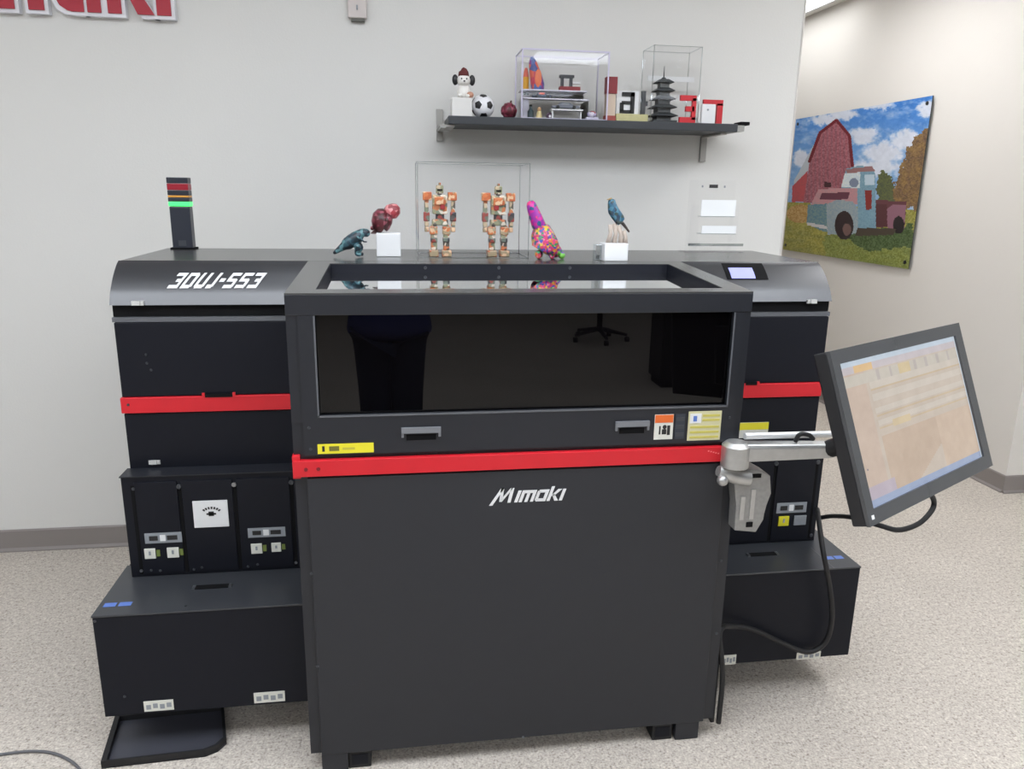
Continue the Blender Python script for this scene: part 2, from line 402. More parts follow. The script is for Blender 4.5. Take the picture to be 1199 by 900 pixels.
def plate_letters(name, txt, x0, x1, z0, z1, y, m, par, shear=0, thick=.0015, gap=.16):
    P, w = letters(txt, gap, 0, 1, 1); H = z1-z0; kx = (x1-x0-shear*H)/w; bm = bmesh.new()
    for p in P: prism(bm, [(x0+a*kx+b*H*shear, z0+b*H) for a, b in p], 'y', y-thick, y)
    return obj(name, bm, m, par)
# model name wrapped on the hood
P, w = letters('3DUJ-553', .24); xa, xb = -.648, -.377; bm = bmesh.new()
Lh = hoodpt(1)[4]; s_top, s_bot = .36, .69; sh = .028
kx = (xb-xa-sh)/w
for p in P:
    # subdivide by rows so the lettering follows the curve
    z0, z1 = min(a[1] for a in p), max(a[1] for a in p); n = max(1, int((z1-z0)*6))
    xs_ = (min(a[0] for a in p), max(a[0] for a in p)); rows = []
    for i in range(n+1):
        zz = z0+(z1-z0)*i/n; y, z, ny, nz, _ = hoodpt(s_bot+(s_top-s_bot)*zz)
        if nz < 0: ny, nz = -ny, -nz
        rows.append([bm.verts.new((xa+xx*kx+zz*sh, y+ny*h, z+nz*h)) for xx, h in ((xs_[0], .0004), (xs_[1], .0004), (xs_[1], .0022), (xs_[0], .0022))])
    for a, b in zip(rows, rows[1:]):
        for k in range(4): bm.faces.new((a[k], a[(k+1) % 4], b[(k+1) % 4], b[k]))
    bm.faces.new(rows[0]); bm.faces.new(rows[-1][::-1])
obj('model_lettering', bm, WINK, pr)

# ---- side consoles with slide panels
def console(a, b, cuts, left=True):
    c = obj('console', bevel(bx(bmesh.new(), a, b, YC+.004, YB+.006, .4405, .7545), .002), BLK2, pr)
    box('console_top', (a-.002, b, YC-.001, YB+.0005, .7545, .7575), BLK, c)
    e = [a+.03]+cuts+[b]
    for i in range(len(e)-1):
        x0, x1 = e[i]+.006, e[i+1]-.006
        if x1-x0 < .03: continue
        sp_ = box('slide_panel', (x0, x1, YC-.001, YC+.005, .452, .738), BLK2, c, .001)
    for x in e[:-1]+([cuts[-1]] if 0 else []):
        box('slot', (x-.005, x+.005, YC+.002, YC+.0045, .45, .728), GAP, c)
    return c
cl = console(BL-.0006, XL-.0005, [-.640, -.487, -.325])
crr = console(XR+.0005, BR-.002, [1.015, 1.20, 1.345], False)
for x, m in ((-.640, DSCR), (-.487, CHROME), (-.325, DSCR)): screw(x, YC-.001, .722, m, .008, par=cl)
screw(-.765, YC, .72, DSCR, .005, par=cl)
for x in (-.768, -.325): screw(x, YC, .462, CHROME, .005, par=cl)
for x, z in ((-.74, .463), (-.62, .458), (-.597, .463), (-.465, .458), (-.437, .463), (-.715, .46)): screw(x, YC-.001, z, DSCR, .004, par=cl)
for x in (1.20, 1.345): screw(x, YC-.001, .722, DSCR, .008, par=crr)
screw(1.352, YC, .462, DSCR, .006, par=crr)
GRN = mat('dull_green_dot', (110, 125, 60), .5, noise=.1)
def strip(par, x0, x1, z0, z1, d=((.12, .35), (.6, .88))):
    s = box('label_strip', (x0, x1, YC-.003, YC-.0012, z0, z1), LGREY, par, label='light grey label strip')
    h = z1-z0; w = x1-x0
    for u, v in d: box('dark_window', (x0+u*w, x0+v*w, YC-.0042, YC-.003, z0+h*.28, z1-h*.28), INK, s)
    box('white_patch', (x0+.41*w, x0+.56*w, YC-.0042, YC-.003, z0+h*.2, z1-h*.2), WHT, s)
def button(par, x0, x1, z0, z1, m=WLAB, dot=True):
    b = box('push_button', (x0, x1, YC-.005, YC-.001, z0, z1), m, par, .001, label='white square button')
    box('button_mark', ((x0+x1)/2-.003, (x0+x1)/2+.003, YC-.0058, YC-.005, z0+.012, z1-.008), LGREY, b)
    if dot: box('indicator', (x1+.002, x1+.012, YC-.003, YC-.0012, z0+.006, z1-.006), GRN, par)
strip(cl, -.748, -.645, .549, .581); button(cl, -.753, -.722, .501, .533); button(cl, -.690, -.657, .501, .533)
strip(cl, -.458, -.350, .552, .582); button(cl, -.452, -.420, .500, .532); button(cl, -.393, -.365, .503, .532)
strip(crr, 1.217, 1.322, .548, .584); button(crr, 1.227, 1.264, .503, .537, YEL, False); button(crr, 1.282, 1.325, .503, .537, LGREY, False)
pl = box('white_nameplate', (-.607, -.509, YC-.004, YC-.0012, .592, .676), WHT, cl, .001, label='white square plate with a dark dial mark')
bm = bmesh.new()
for i in range(7):
    t = math.radians(35+110*i/7); t2 = math.radians(35+110*(i+.6)/7)
    prism(bm, [(-.556+.026*math.cos(t), .63+.02*math.sin(t)), (-.556+.026*math.cos(t2), .63+.02*math.sin(t2)), (-.556+.033*math.cos(t2), .63+.027*math.sin(t2)), (-.556+.033*math.cos(t), .63+.027*math.sin(t))], 'y', YC-.005, YC-.004)
bx(bm, -.564, -.549, YC-.005, YC-.004, .628, .642); bx(bm, -.570, -.543, YC-.005, YC-.004, .632, .637)
obj('dial_mark', bm, INK, pl)

LIDM = mat('lid_satin_black', (52, 54, 58), .35, spec=.6, noise=.06, nscale=30)
# ---- lower cabinets
def lower(a, b, yf, hx0, hx1, hy, lx):
    c = obj('lower_cabinet', bevel(bx(bmesh.new(), a, b, yf, .7, .125, .4355), .003), BLK2, pr)
    lid = box('lid', (a-.001, b, yf-.003, .43, .4355, .4405), LIDM, c, .001)
    hd = boxes('recessed_handle', [(hx0, hx1, hy-.008, hy+.014, .4405, .4425)], GAP, lid)
    box('handle_end', (hx0-.008, hx0, hy-.006, hy+.012, .4405, .4445), CHROME, hd); box('handle_end', (hx1, hx1+.008, hy-.006, hy+.012, .4405, .4445), CHROME, hd)
    return c, lid
c1, lid1 = lower(-.8352, XL-.0005, YF, -.598, -.505, .262, 0)
c2, lid2 = lower(XR+.0005, 1.4183, .1604, 1.10, 1.19, .27, 0)
box('blue_label', (-.822, -.79, .185, .205, .4405, .4412), BLU, lid1); box('blue_label', (-.783, -.75, .185, .205, .4405, .4412), BLU, lid1)
box('blue_label', (1.335, 1.362, .215, .235, .4405, .4412), BLU, lid2); box('blue_label', (1.367, 1.395, .215, .235, .4405, .4412), BLU, lid2)
box('seam', (1.3255, 1.3285, .158, .30, .4405, .4411), EDGE, lid2)
screw(-.60, .165, .4405, DSCR, .004, 'z', lid1)
def flab(par, px0, py0, px1, py1, Y):
    a, b = aY(px0, py0, Y), aY(px1, py1, Y)
    x0, x1, z1, z0 = min(a.x, b.x), max(a.x, b.x), a.z, b.z
    l = box('front_label', (x0, x1, Y-.0015, Y, z0, z1), WLAB, par, label='small cream label')
    w, h = x1-x0, z1-z0
    for i in range(4): box('label_print', (x0+w*(.08+.23*i), x0+w*(.24+.23*i), Y-.0021, Y-.0015, z0+h*(.2+.1*(i % 2)), z1-h*(.25+.1*((i+1) % 2))), LGREY, l)
flab(c1, 168, 821, 204, 830, YF); flab(c1, 297, 811, 334, 820, YF)
flab(c2, 846, 767, 861, 777, .1604); flab(c2, 933, 764, 960, 770, .1604)
for p in ((105, 727, 0), (140, 815, 0)): 
    v = aY(p[0]+6, p[1], YF); screw(v.x, YF, v.z, DSCR, .004, par=c1)
# legs under the body
for x, y in ((-.7, .62), (-.7, .9), (1.27, .62), (1.27, .9), (.3, .9), (-.36, .55), (1.0, .55)):
    bm = bmesh.new(); tube(bm, [(x, y, 0), (x, y, .018), (x, y, .02), (x, y, .165)], [.035, .03, .014, .014], 14); obj('levelling_foot', bm, RUB, pr, smooth=True, flat_angle=30)

# ---- front enclosure
zs = lambda y: ZT + (ZR-ZT)*y/.5265      # its gently sloping top
WX0, WX1, WZ0, WZ1 = -.197, .849, 1.027, 1.273
sec = boxes('front_enclosure', [(XL, XR, .006, YB+.02, .0574, .868), (XL, XR, .006, YB+.02, .868, 1.008),
     (XL, WX0-.004, .003, YB+.02, 1.008, 1.28), (WX1+.004, XR, .003, YB+.02, 1.008, 1.28), (WX0-.006, WX1+.006, .05, YB+.02, 1.008, 1.28)], BLK, pr)
# top frame (sloping bars)
bm = bmesh.new()
def slab(x0, x1, y0, y1, zb): prism(bm, [(y0, zb), (y1, zb), (y1, zs(y1)), (y0, zs(y0))], 'x', x0, x1)
OX0, OX1, OY0, OY1 = -.197, .838, .052, .475
slab(XL, XR, 0, OY0, 1.273); slab(XL, OX0, OY0, OY1, 1.273); slab(OX1, XR, OY0, OY1, 1.273); slab(XL, XR, OY1, .5266, 1.273)
obj('top_frame', bm, TOPM, pr)
lb_ = bmesh.new()
for x0_, x1_, y0_, y1_ in ((OX0, OX0+.002, OY0, OY1), (OX1-.002, OX1, OY0, OY1), (OX0, OX1, OY1-.002, OY1)):
    prism(lb_, [(y0_, zs(y0_)-.04), (y1_, zs(y1_)-.04), (y1_, zs(y1_)-.002), (y0_, zs(y0_)-.002)], 'x', x0_, x1_)
obj('opening_liner', lb_, BLK2, pr)
box('front_lip', (XL, XR, -.0015, .001, 1.2745, ZT-.004), BLK, pr, .0005)
tg = bmesh.new(); prism(tg, [(OY0, zs(OY0)-.032), (OY1, zs(OY1)-.032), (OY1, zs(OY1)-.026), (OY0, zs(OY0)-.026)], 'x', OX0, OX1)
TG = mat('mirror_dark_acrylic', (236, 237, 238), .02, metal=1, noise=.01); obj('top_window', tg, TG, pr)
for px, py in ((498, 318), (584, 319), (667, 319)):
    v = aY(px, py, OY1); screw(v.x, OY1-.002, zs(OY1)-.012, DSCR, .005)
# front hatch: frame round the window and the bar with the latches
hatch = boxes('front_hatch', [(XL+.028, WX0, -.004, .006, .925, 1.2725), (WX1, XR-.02, -.004, .006, .925, 1.2725), (WX0, WX1, -.004, .006, .925, WZ0)], BLK, pr)
boxes('window_rim', [(WX0-.004, WX0, -.006, -.003, WZ0-.004, WZ1), (WX1, WX1+.004, -.006, -.003, WZ0-.004, WZ1), (WX0-.004, WX1+.004, -.006, -.003, WZ0-.005, WZ0)], EDGE, hatch)
WIN = mat('tinted_window_acrylic', (6, 5, 6), .015, spec=.36, ior=1.5, noise=.01)
box('front_window', (WX0, WX1, .010, .016, WZ0, WZ1), WIN, hatch)
for x0, x1 in ((0.0, .098), (.549, .640)):
    l = boxes('latch', [(x0, x1, -.012, -.004, .977, .991), (x0, x0+.006, -.010, -.004, .966, .977), (x1-.006, x1, -.010, -.004, .966, .977)], mat('latch_grey', (120, 122, 126), .4, noise=.05), hatch)
    box('latch_slot', (x0+.012, x1-.012, -.0055, -.004, .957, .972), GAP, l)
# labels on the hatch
yl = box('warning_label', (-.205, -.069, -.0055, -.004, .929, .954), YEL, hatch, label='long yellow warning label')
box('label_print', (-.194, -.188, -.0062, -.0055, .935, .949), INK, yl); box('label_print', (-.177, -.153, -.0062, -.0055, .936, .948), mat('olive_print', (110, 105, 40), .6, noise=.1), yl)
box('label_print', (-.145, -.115, -.0060, -.0055, .938, .944), mat('pale_print', (190, 180, 60), .6, noise=.1), yl)
ol = box('warning_label', (.655, .706, -.0055, -.004, .938, 1.006), WLAB, hatch, label='white warning label with an orange head')
box('label_print', (.656, .705, -.0062, -.0055, .984, 1.005), ORG, ol)
bm = bmesh.new(); ball(bm, (.683, -.0058, .972), (.006, .0006, .006), 10, 6); bx(bm, .676, .688, -.0063, -.0055, .952, .966); bx(bm, .690, .698, -.0063, -.0055, .95, .976); bx(bm, .668, .672, -.0063, -.0055, .952, .975)
obj('label_pictogram', bm, INK, ol)
dl = box('warning_label', (.712, .738, -.0055, -.004, .938, 1.006), mat('slate_label', (52, 56, 66), .5, noise=.08), hatch, label='dark slate text label')
for i in range(3): box('label_print', (.714, .736, -.0062, -.0055, .945+i*.021, .955+i*.021), DSCR, dl)
wl = box('warning_label', (.747, .838, -.0055, -.004, .932, 1.012), mat('cream_label', (205, 200, 160), .5, noise=.06), hatch, label='large cream and yellow text label')
box('label_print', (.751, .782, -.0062, -.0055, .98, 1.006), WHT, wl); box('label_print', (.760, .770, -.0068, -.0062, .985, 1.0), BLU, wl)
PY = mat('pale_yellow_print', (200, 190, 95), .6, noise=.12, nscale=80)
for i in range(3): box('label_print', (.753, .833, -.0062, -.0055, .938+i*.014, .944+i*.014), PY, wl)
box('label_print', (.786, .833, -.0062, -.0055, .985, .991), PY, wl); box('label_print', (.786, .833, -.0062, -.0055, .997, 1.003), PY, wl)
rl = box('warning_label', (1.095, 1.195, .4135, .4165, .79, .842), WLAB, pr, label='yellow topped label on the right cabinet')
box('label_print', (1.095, 1.195, .4128, .4135, .818, .842), YEL, rl)
for px, py in ((352, 354), (362, 500), (364, 525), (869, 353), (853, 488)):
    v = aY(px, py, 0); screw(v.x, -.0045 if 360 < px < 860 else .003, v.z, DSCR, .004)
# red stripe across the front with its corner bracket
rs = boxes('red_stripe', [(XL-.001, .8475, -.012, .006, .872, .914), (XL-.003, XL+.016, -.006, .02, .866, .926)], RED, pr, bev=.0015)
for x in (-.235, -.205): screw(x, -.012, .892, mat('red_screw', (120, 20, 28), .5, noise=.1), .005, par=rs)
bm = bmesh.new()
for i in range(5): bx(bm, .805+.007*i, .809+.007*i, -.0125, -.012, .902-.002*i, .905-.002*i)
obj('scuff_mark', bm, mat('pale_scuff', (235, 130, 130), .6, noise=.1), rs)
# lower door
door = box('front_door', (XL+.03, XR-.034, -.006, .008, .0574, .866), PANEL, pr, .003)
plate_letters('brand_lettering', 'Mimaki', .232, .425, .779, .811, -.006, WINK, door, shear=.35, gap=.1)
for px, py in ((365, 670), (372, 778), (843, 655), (838, 740), (612, 866)):
    v = aY(px, py, 0); screw(v.x, -.006, max(v.z, .06), CHROME if px == 612 else DSCR, .004, par=door)
boxes('skirt_tab', [(-.235, -.165, -.004, .02, .002, .0575)], PANEL, pr); boxes('skirt_tab', [(.78, .85, -.004, .02, .002, .0575)], PANEL, pr)
for x0 in (-.163, .712):
    f = box('levelling_foot', (x0, x0+.06, .004, .06, 0, .0572), RUB, pr, .002)
    box('foot_slot', (x0+.008, x0+.052, .0025, .004, .012, .044), BLK2, f)
box('cable_cover', (XR+.0005, XR+.012, .02, .05, .03, .30), RUB, pr, .002)
# ---- signal tower
bm = bmesh.new(); tx, ty = -.728, .972
base = obj('signal_tower', bevel(bx(bmesh.new(), tx-.033, tx+.033, ty-.022, ty+.022, ZR+.003, 1.497), .004), mat('tower_black', (38, 42, 52), .35, noise=.08), pr)
boxes('tower_foot', [(tx-.04, tx+.04, ty-.026, ty+.026, ZR, ZR+.006)], GAP, base)
box('tower_badge', (tx-.012, tx+.012, ty-.0235, ty-.022, ZR+.012, ZR+.03), DSCR, base)
def lamp(name, z0, z1, m, g=0): return box(name, (tx-.034-g, tx+.034+g, ty-.023, ty+.023, z0, z1), m, base, .002)
TB = MATS['tower_black']
lamp('green_lamp', 1.498, 1.512, mat('green_glow', (60, 230, 100), .3, emit=1.3))
lamp('tower_ring', 1.5125, 1.526, TB)
lamp('amber_lamp', 1.5265, 1.533, mat('amber_lens', (215, 150, 50), .3, noise=.1))
lamp('tower_ring', 1.5335, 1.55, TB)
lamp('red_lamp', 1.5505, 1.572, mat('red_lens', (150, 30, 45), .3, noise=.1))
lamp('tower_cap', 1.5725, 1.592, TB)

# ================================================================== monitor arm
arm = thing('monitor_stand', 'silver metal monitor arm clamped to the right side of the printer', 'monitor arm', (.92, .0, .6))
AY = -.03
def W(px, py, Y=AY): return aY(px, py, Y)
# bracket plate
a = W(862, 622); b = W(897, 622); c = W(900, 575); d = W(902, 552); e = W(868, 548)
bm = bmesh.new()
plate = [W(859, 620), W(884, 622), W(893, 607), W(895, 590), W(902, 577), W(901, 556), W(888, 549), W(866, 549), W(858, 560), W(861, 590)]
prism(bm, [(p.x, p.z) for p in plate], 'y', AY-.006, .03); bevel(bm, .003)
br = obj('bracket', bm, SILVD, arm)
p = W(884, 556); box('bracket_slot', (p.x-.016, p.x+.014, AY-.0085, AY-.006, p.z-.005, p.z+.006), GAP, br)
p = W(876, 613); box('bracket_hole', (p.x-.009, p.x+.009, AY-.0085, AY-.006, p.z-.006, p.z+.008), GAP, br)
p0 = W(866, 580); p1 = W(880, 606)
box('bracket_rib', (p0.x, p0.x+.012, AY-.011, AY-.006, p1.z, p0.z), SILV, br); box('bracket_rib', (p1.x-.012, p1.x, AY-.010, AY-.006, p1.z, p0.z+.02), SILV, br)
box('mount_block', (XR+.012, p1.x+.01, .02, .12, p1.z+.01, p0.z), SILVD, arm, .004)
# clamp knuckle on the left
k = W(852, 557)
bm = bmesh.new(); tube(bm, [(k.x-.028, AY+.0, k.z+.016), (k.x-.005, AY, k.z+.008), (k.x+.03, AY, k.z-.004), (k.x+.06, AY, k.z-.008)], [.014, .021, .022, .022], 14)
obj('knuckle', bm, SILV, arm, smooth=True, flat_angle=40)
bm = bmesh.new(); ball(bm, (k.x-.02, AY-.015, k.z-.006), .015); obj('clamp_knob', bm, SILV, arm, smooth=True)
# pivot housing
h = W(861, 531)
bm = bmesh.new(); tube(bm, [(h.x, AY, h.z-.036), (h.x, AY, h.z-.033), (h.x, AY, h.z+.024), (h.x, AY, h.z+.034), (h.x, AY, h.z+.036)], [.034, .037, .037, .026, .001], 28)
obj('pivot_housing', bm, SILV, arm, smooth=True, flat_angle=35)
# horizontal beam: goes right to the back of the monitor
e0, e1 = W(866, 527), W(972, 525, -.06)
bm = bmesh.new()
L = [Vector((e0.x, AY, e0.z)), Vector((e1.x, -.06, e1.z))]
dr = (L[1]-L[0]).normalized(); nrm = Vector((-dr.y, dr.x, 0)).normalized()*.024
prof2 = [(-.026, -1), (-.026, 1), (.012, 1), (.022, .8), (.022, -.8), (.012, -1)]
rings = []
for t in (0, .3, .7, 1):
    c = L[0]+(L[1]-L[0])*t; k2 = 1-.2*t
    rings.append([bm.verts.new(c+nrm*s_*k2+Vector((0, 0, z_*k2))) for z_, s_ in prof2])
for A, B in zip(rings, rings[1:]):
    for i in range(6): bm.faces.new((A[i], A[(i+1) % 6], B[(i+1) % 6], B[i]))
bm.faces.new(rings[0][::-1]); bm.faces.new(rings[-1]); bevel(bm, .003)
beam = obj('arm_beam', bm, SILV, arm)
q0, q1 = W(872, 510.5, AY), W(974, 508, AY+.02)
obj('top_rail', tube(bmesh.new(), [q0, q1], .009, 12), mat('bright_rail', (225, 226, 226), .3, metal=.4, noise=.05), arm, smooth=True, flat_angle=40)
g0, g1 = W(880, 529, AY-.026), W(955, 527, AY-.052)
p = W(940, 512, -.05); tube_bm = bmesh.new(); tube(tube_bm, smooth_path([(p.x-.02, p.y, p.z-.01), (p.x-.015, p.y-.01, p.z+.012), (p.x+.01, p.y-.01, p.z+.01), (p.x+.03, p.y, p.z-.005)]), .006, 8)
obj('cable_clip', tube_bm, RUB, arm, smooth=True)

# ================================================================== monitor
MR = Matrix.Rotation(.512, 4, 'Z') @ Matrix.Rotation(-.364, 4, 'X') @ Matrix.Rotation(-.008, 4, 'Y')
mc = Vector((1.144, -.346, 1.094)); MW, MH = .59, .36
mon = thing('touch_monitor', 'black flat monitor with a lit beige screen on the silver arm', 'monitor', mc, MR.to_euler())
BEZF = mat('monitor_front_bezel', (62, 64, 67), .25, spec=.8, noise=.06)
BEZ = mat('monitor_housing', (24, 25, 29), .35, spec=.5, noise=.06)
def lb(name, b, m, par, bev=0, label=None): return box(name, b, m, par, bev, False, label)
lb('housing', (-MW/2, MW/2, .001, .033, -MH/2, MH/2), BEZ, mon, .004)
def monpix(px, py):
    d = ray(px, py); n = MR.to_3x3() @ Vector((0, 1, 0)); P_ = CAM + d*((mc-CAM).dot(n)/d.dot(n)); return MR.to_3x3().transposed() @ (P_-mc)
z3 = 1199/379
sc = [monpix(820+x/z3, 360+y/z3) for x, y in ((505, 212), (938, 105), (1040, 552), (635, 745))]
SX0, SX1, SZ1, SZ0 = (sc[0].x+sc[3].x)/2, (sc[1].x+sc[2].x)/2, (sc[0].z+sc[1].z)/2, (sc[2].z+sc[3].z)/2
boxes('bezel', [(-MW/2, SX0, -.006, .002, -MH/2, MH/2), (SX1, MW/2, -.006, .002, -MH/2, MH/2), (SX0, SX1, -.006, .002, SZ1, MH/2), (SX0, SX1, -.006, .002, -MH/2, SZ0)], BEZF, mon, False)
HM = homog([(505, 212), (938, 105), (1040, 552), (635, 745)])
def screen(u, v):
    x, y = HM(u, v); c = (206, 192, 178)
    if u < .17: c = (207, 186, 170)
    if v < .035: c = (200, 214, 228)
    elif v < .09: c = (205, 196, 200)
    if v > .04 and v < .085 and .10 < u < .24: c = (228, 192, 140)
    if .1 < v < .17:
        c = (206, 198, 186)
        for k_ in range(7):
            if abs(u-(.27+.105*k_)) < .012: c = (192, 183, 178)
        if .44 < u < .54: c = (216, 196, 156)
    for k_, vv in enumerate((.20, .29, .38, .47)):
        if abs(v-vv) < .022 and u > .19: c = (213, 203, 191)
        if abs(v-vv-.035) < .004 and u > .19: c = (206, 186, 156)
    if .48 < v < .53 and .3 < u < .45: c = (216, 196, 160)
    if v > .56 and .19 < u < .66 and (u-.19) < 1.3*(1.05-v)+.1: c = (202, 180, 160)
    if v > .56 and u > .66: c = (210, 188, 168)
    if v > .86 and u < .22: c = (192, 180, 192)
    if v > .955: c = (160, 175, 205)
    if u < .01 or u > .992: c = (210, 220, 230)
    n = (fbm(u*18, v*12)-.5)*16
    if .74 < v < .755 and .03 < u < .045: c = (110, 110, 130)
    return tuple(max(0, min(255, q_+n)) for q_ in c)
painted('screen', lambda u, v: (SX0+(SX1-SX0)*u, -.001, SZ1+(SZ0-SZ1)*v), 120, 80, screen, attr_mat('lit_screen', .25, .58), mon, False)
lb('power_light', (-MW/2+.012, -MW/2+.020, -.0075, -.006, -MH/2+.012, -MH/2+.02), WHT, mon)
lb('rear_shell', (-.16, .16, .033, .062, -.11, .11), BEZ, mon, .01)
# tilting head between beam end and monitor back
mback = MR.to_3x3() @ Vector((0, .066, -.03)) + mc
end = L[1]
bm = bmesh.new(); tube(bm, [end, (end+mback)/2+Vector((.0, .02, -.01)), mback], [.024, .024, .022], 14)
obj('tilt_head', bm, RUB, arm, smooth=True, flat_angle=40)
# cables
def cable(name, ctrl, r, label, m=RUB, cat='cable'):
    bm = tube(bmesh.new(), smooth_path(ctrl, 8), r, 8); o = obj(name, bm, m, smooth=True); return tag(o, label, cat)
mb0 = mc + MR.to_3x3() @ Vector((-.04, .068, -.09))
cable('monitor_cable', [mb0, aY(1092, 582, -.12), aY(1082, 608, -.14), aY(1055, 620, -.15), aY(1030, 615, -.12), aY(1000, 606, .0), aY(975, 604, .2), aY(960, 606, .335)], .007, 'thin black cable looping below the monitor')
cable('hanging_cable', [aY(957, 596, .335), aY(963, 640, .1), aY(972, 690, .1), aY(974, 725, .12), aY(966, 752, .135), aY(945, 763, .14), aY(915, 752, .14), aY(885, 738, .135), aY(858, 733, .12), aY(843, 740, .03), (XR+.02, .01, .20), (XR+.022, .012, .035)], .008, 'thick black cable hanging in front of the right lower cabinet')
cable('floor_cable', [(p.x, p.y, .005) for p in (aZ(-30, 892, 0), aZ(0, 885, 0), aZ(40, 881, 0), aZ(68, 885, 0), aZ(92, 900, 0), aZ(105, 925, 0))], .004, 'thin grey cord curving over the carpet at lower left', mat('cord_grey', (95, 95, 98), .5, noise=.05), 'cord')

# ================================================================== tray on the floor
tp = [aZ(x, y, .02) for x, y in ((118, 893), (135, 838), (262, 825), (265, 864), (255, 873), (240, 879))]
tr = thing('floor_tray', 'black shallow tray with a raised rim under the left lower cabinet', 'tray', (tp[0].x+.15, tp[0].y+.1, 0))
pts = [(p.x, p.y) for p in tp]; cx_ = sum(p[0] for p in pts)/6; cy_ = sum(p[1] for p in pts)/6
TRAY = mat('tray_plastic', (64, 65, 73), .45, noise=.06)
obj('tray_floor', prism(bmesh.new(), pts, 'z', .002, .007), TRAY, tr)
bm = bmesh.new(); ins = [(cx_+(x-cx_)*.93, cy_+(y-cy_)*.93) for x, y in pts]
for i in range(6):
    j = (i+1) % 6; prism(bm, [pts[i], pts[j], ins[j], ins[i]], 'z', .001, .024)
obj('rim', bm, RUB, tr)

# ================================================================== figures on the printer
Z = ZR
# raptor
t = thing('dinosaur_figure', 'small dark teal dinosaur figurine with its tail raised low', 'figurine', (aZ(418, 301, Z).x, aZ(418, 301, Z).y, Z))
y = aZ(418, 301, Z).y
TEAL = mosaic('teal_scales', [(28, 44, 52), (52, 86, 96), (30, 34, 42), (90, 130, 135), (40, 60, 72)], 90)
def F(px, py, dy=0): 
    v = aY(px, py, y+dy); return (v.x, v.y, v.z)
vs = [F(412, 282), F(404, 287), F(397, 292), F(390, 297), F(419, 277), F(424, 272), F(429, 272), F(433, 276)]
skin('body', vs, [(0, 1), (1, 2), (2, 3), (0, 4), (4, 5), (5, 6), (6, 7)], [.023, .015, .010, .005, .021, .015, .016, .009], TEAL, t, 1)
for dy, a in ((-.012, 0), (.012, 3)):
    g = aZ(418+a, 301, Z+.004)
    skin('leg', [F(415+a, 284, dy), F(420+a, 290, dy), F(417+a, 295, dy), (F(417+a, 295, dy)[0], y+dy, Z+.009), (F(417+a, 295, dy)[0]+.016, y+dy-.004, Z+.009)], chain(5), [.015, .012, .007, .006, .007], TEAL, t, 1)
skin('arm', [F(422, 279, -.014), F(426, 283, -.018), F(430, 283, -.02)], chain(3), [.004, .003, .002], TEAL, t, 1)
# white cube with maroon figure
a, b = aZ(441, 300.5, Z), aZ(469.5, 300.5, Z); s = b.x-a.x; yq = (a.y+b.y)/2
cub = tag(obj('display_cube', bevel(bx(bmesh.new(), a.x, b.x, yq, yq+s*.9, Z, aY(455, 273, yq).z), .003), WHT), 'white display cube under the maroon dinosaur figurine', 'display block')
zc = aY(455, 273, yq).z
t = thing('dinosaur_figure', 'maroon and pink horned dinosaur figurine on the white cube', 'figurine', ((a.x+b.x)/2, yq+.04, zc)); y = yq+.04
MAR = mosaic('maroon_scales', [(84, 26, 34), (120, 48, 62), (58, 20, 28), (150, 80, 92), (70, 34, 34)], 80)
PNK = mosaic('pink_scales', [(205, 120, 125), (170, 60, 70), (220, 150, 150), (140, 60, 66)], 80)
skin('body', [F(440, 260), F(431, 258), F(450, 257), F(460, 262), F(446, 266)], [(0, 1), (0, 2), (2, 3), (0, 4)], [.052, .038, .046, .030, .034], MAR, t, 1)
skin('neck_frill', [F(448, 252), F(459, 248), F(470, 244), F(467, 256)], [(0, 1), (1, 2), (1, 3)], [.030, .034, .026, .026], PNK, t, 1)
for px in (436, 452):
    for dy in (-.012, .014):
        x_ = F(px, 265, dy)[0]; skin('leg', [(x_, y+dy, F(px, 264, dy)[2]), (x_, y+dy, zc+.006)], chain(2), [.009, .009], MAR, t, 1)
# acrylic case with robots
ACR = acrylic('clear_acrylic', .99, .011, k=.18); ACE = acrylic('acrylic_edge', .9, .4, (240, 246, 246), k=.3); 
def case(name, label, x0, x1, y0, y1, z0, z1, th=.004, grp=None, floor_m=None, frame=.004, lid=False, em=None):
    t = thing(name, label, 'display case', ((x0+x1)/2, (y0+y1)/2, z0))
    for b in ((x0, x1, y0, y0+th), (x0, x1, y1-th, y1)): box('side_panel', (*b, z0+.0005, z1), ACR, t)
    for b in ((x0, x0+th), (x1-th, x1)): box('side_panel', (*b, y0+th, y1-th, z0+.0005, z1), ACR, t)
    box('top_panel', (x0, x1, y0, y1, z1, z1+th), ACR, t)
    bm = bmesh.new(); e = .0024 if em else .0012
    for x in (x0, x1):
        for yy in (y0, y1): bx(bm, x-e, x+e, yy-e, yy+e, z0, z1+th)
    for zz in (z0+e, z1+th):
        for yy in (y0, y1): bx(bm, x0, x1, yy-e, yy+e, zz-e, zz+e)
        for x in (x0, x1): bx(bm, x-e, x+e, y0, y1, zz-e, zz+e)
    obj('polished_edges', bm, em or ACE, t)
    return t
a, b = aZ(489, 302, Z), aZ(619.5, 302, Z); yc0 = (a.y+b.y)/2; x0, x1 = aY(489, 250, yc0).x, aY(619.5, 250, yc0).x
case('display_case', 'clear acrylic case over the two orange robot figures', x0, x1, yc0, yc0+.2, Z, aY(555, 192, yc0).z)
ROB = mosaic('robot_mix', [(196, 120, 78), (222, 212, 196), (150, 150, 120), (126, 134, 112), (200, 180, 150), (96, 90, 82)], 75)
ROBO = mosaic('robot_orange', [(206, 122, 74), (186, 100, 60), (222, 186, 150), (168, 150, 120)], 85)
ROBD = mosaic('robot_dark', [(60, 62, 66), (110, 120, 108), (150, 70, 62), (84, 80, 76)], 70)
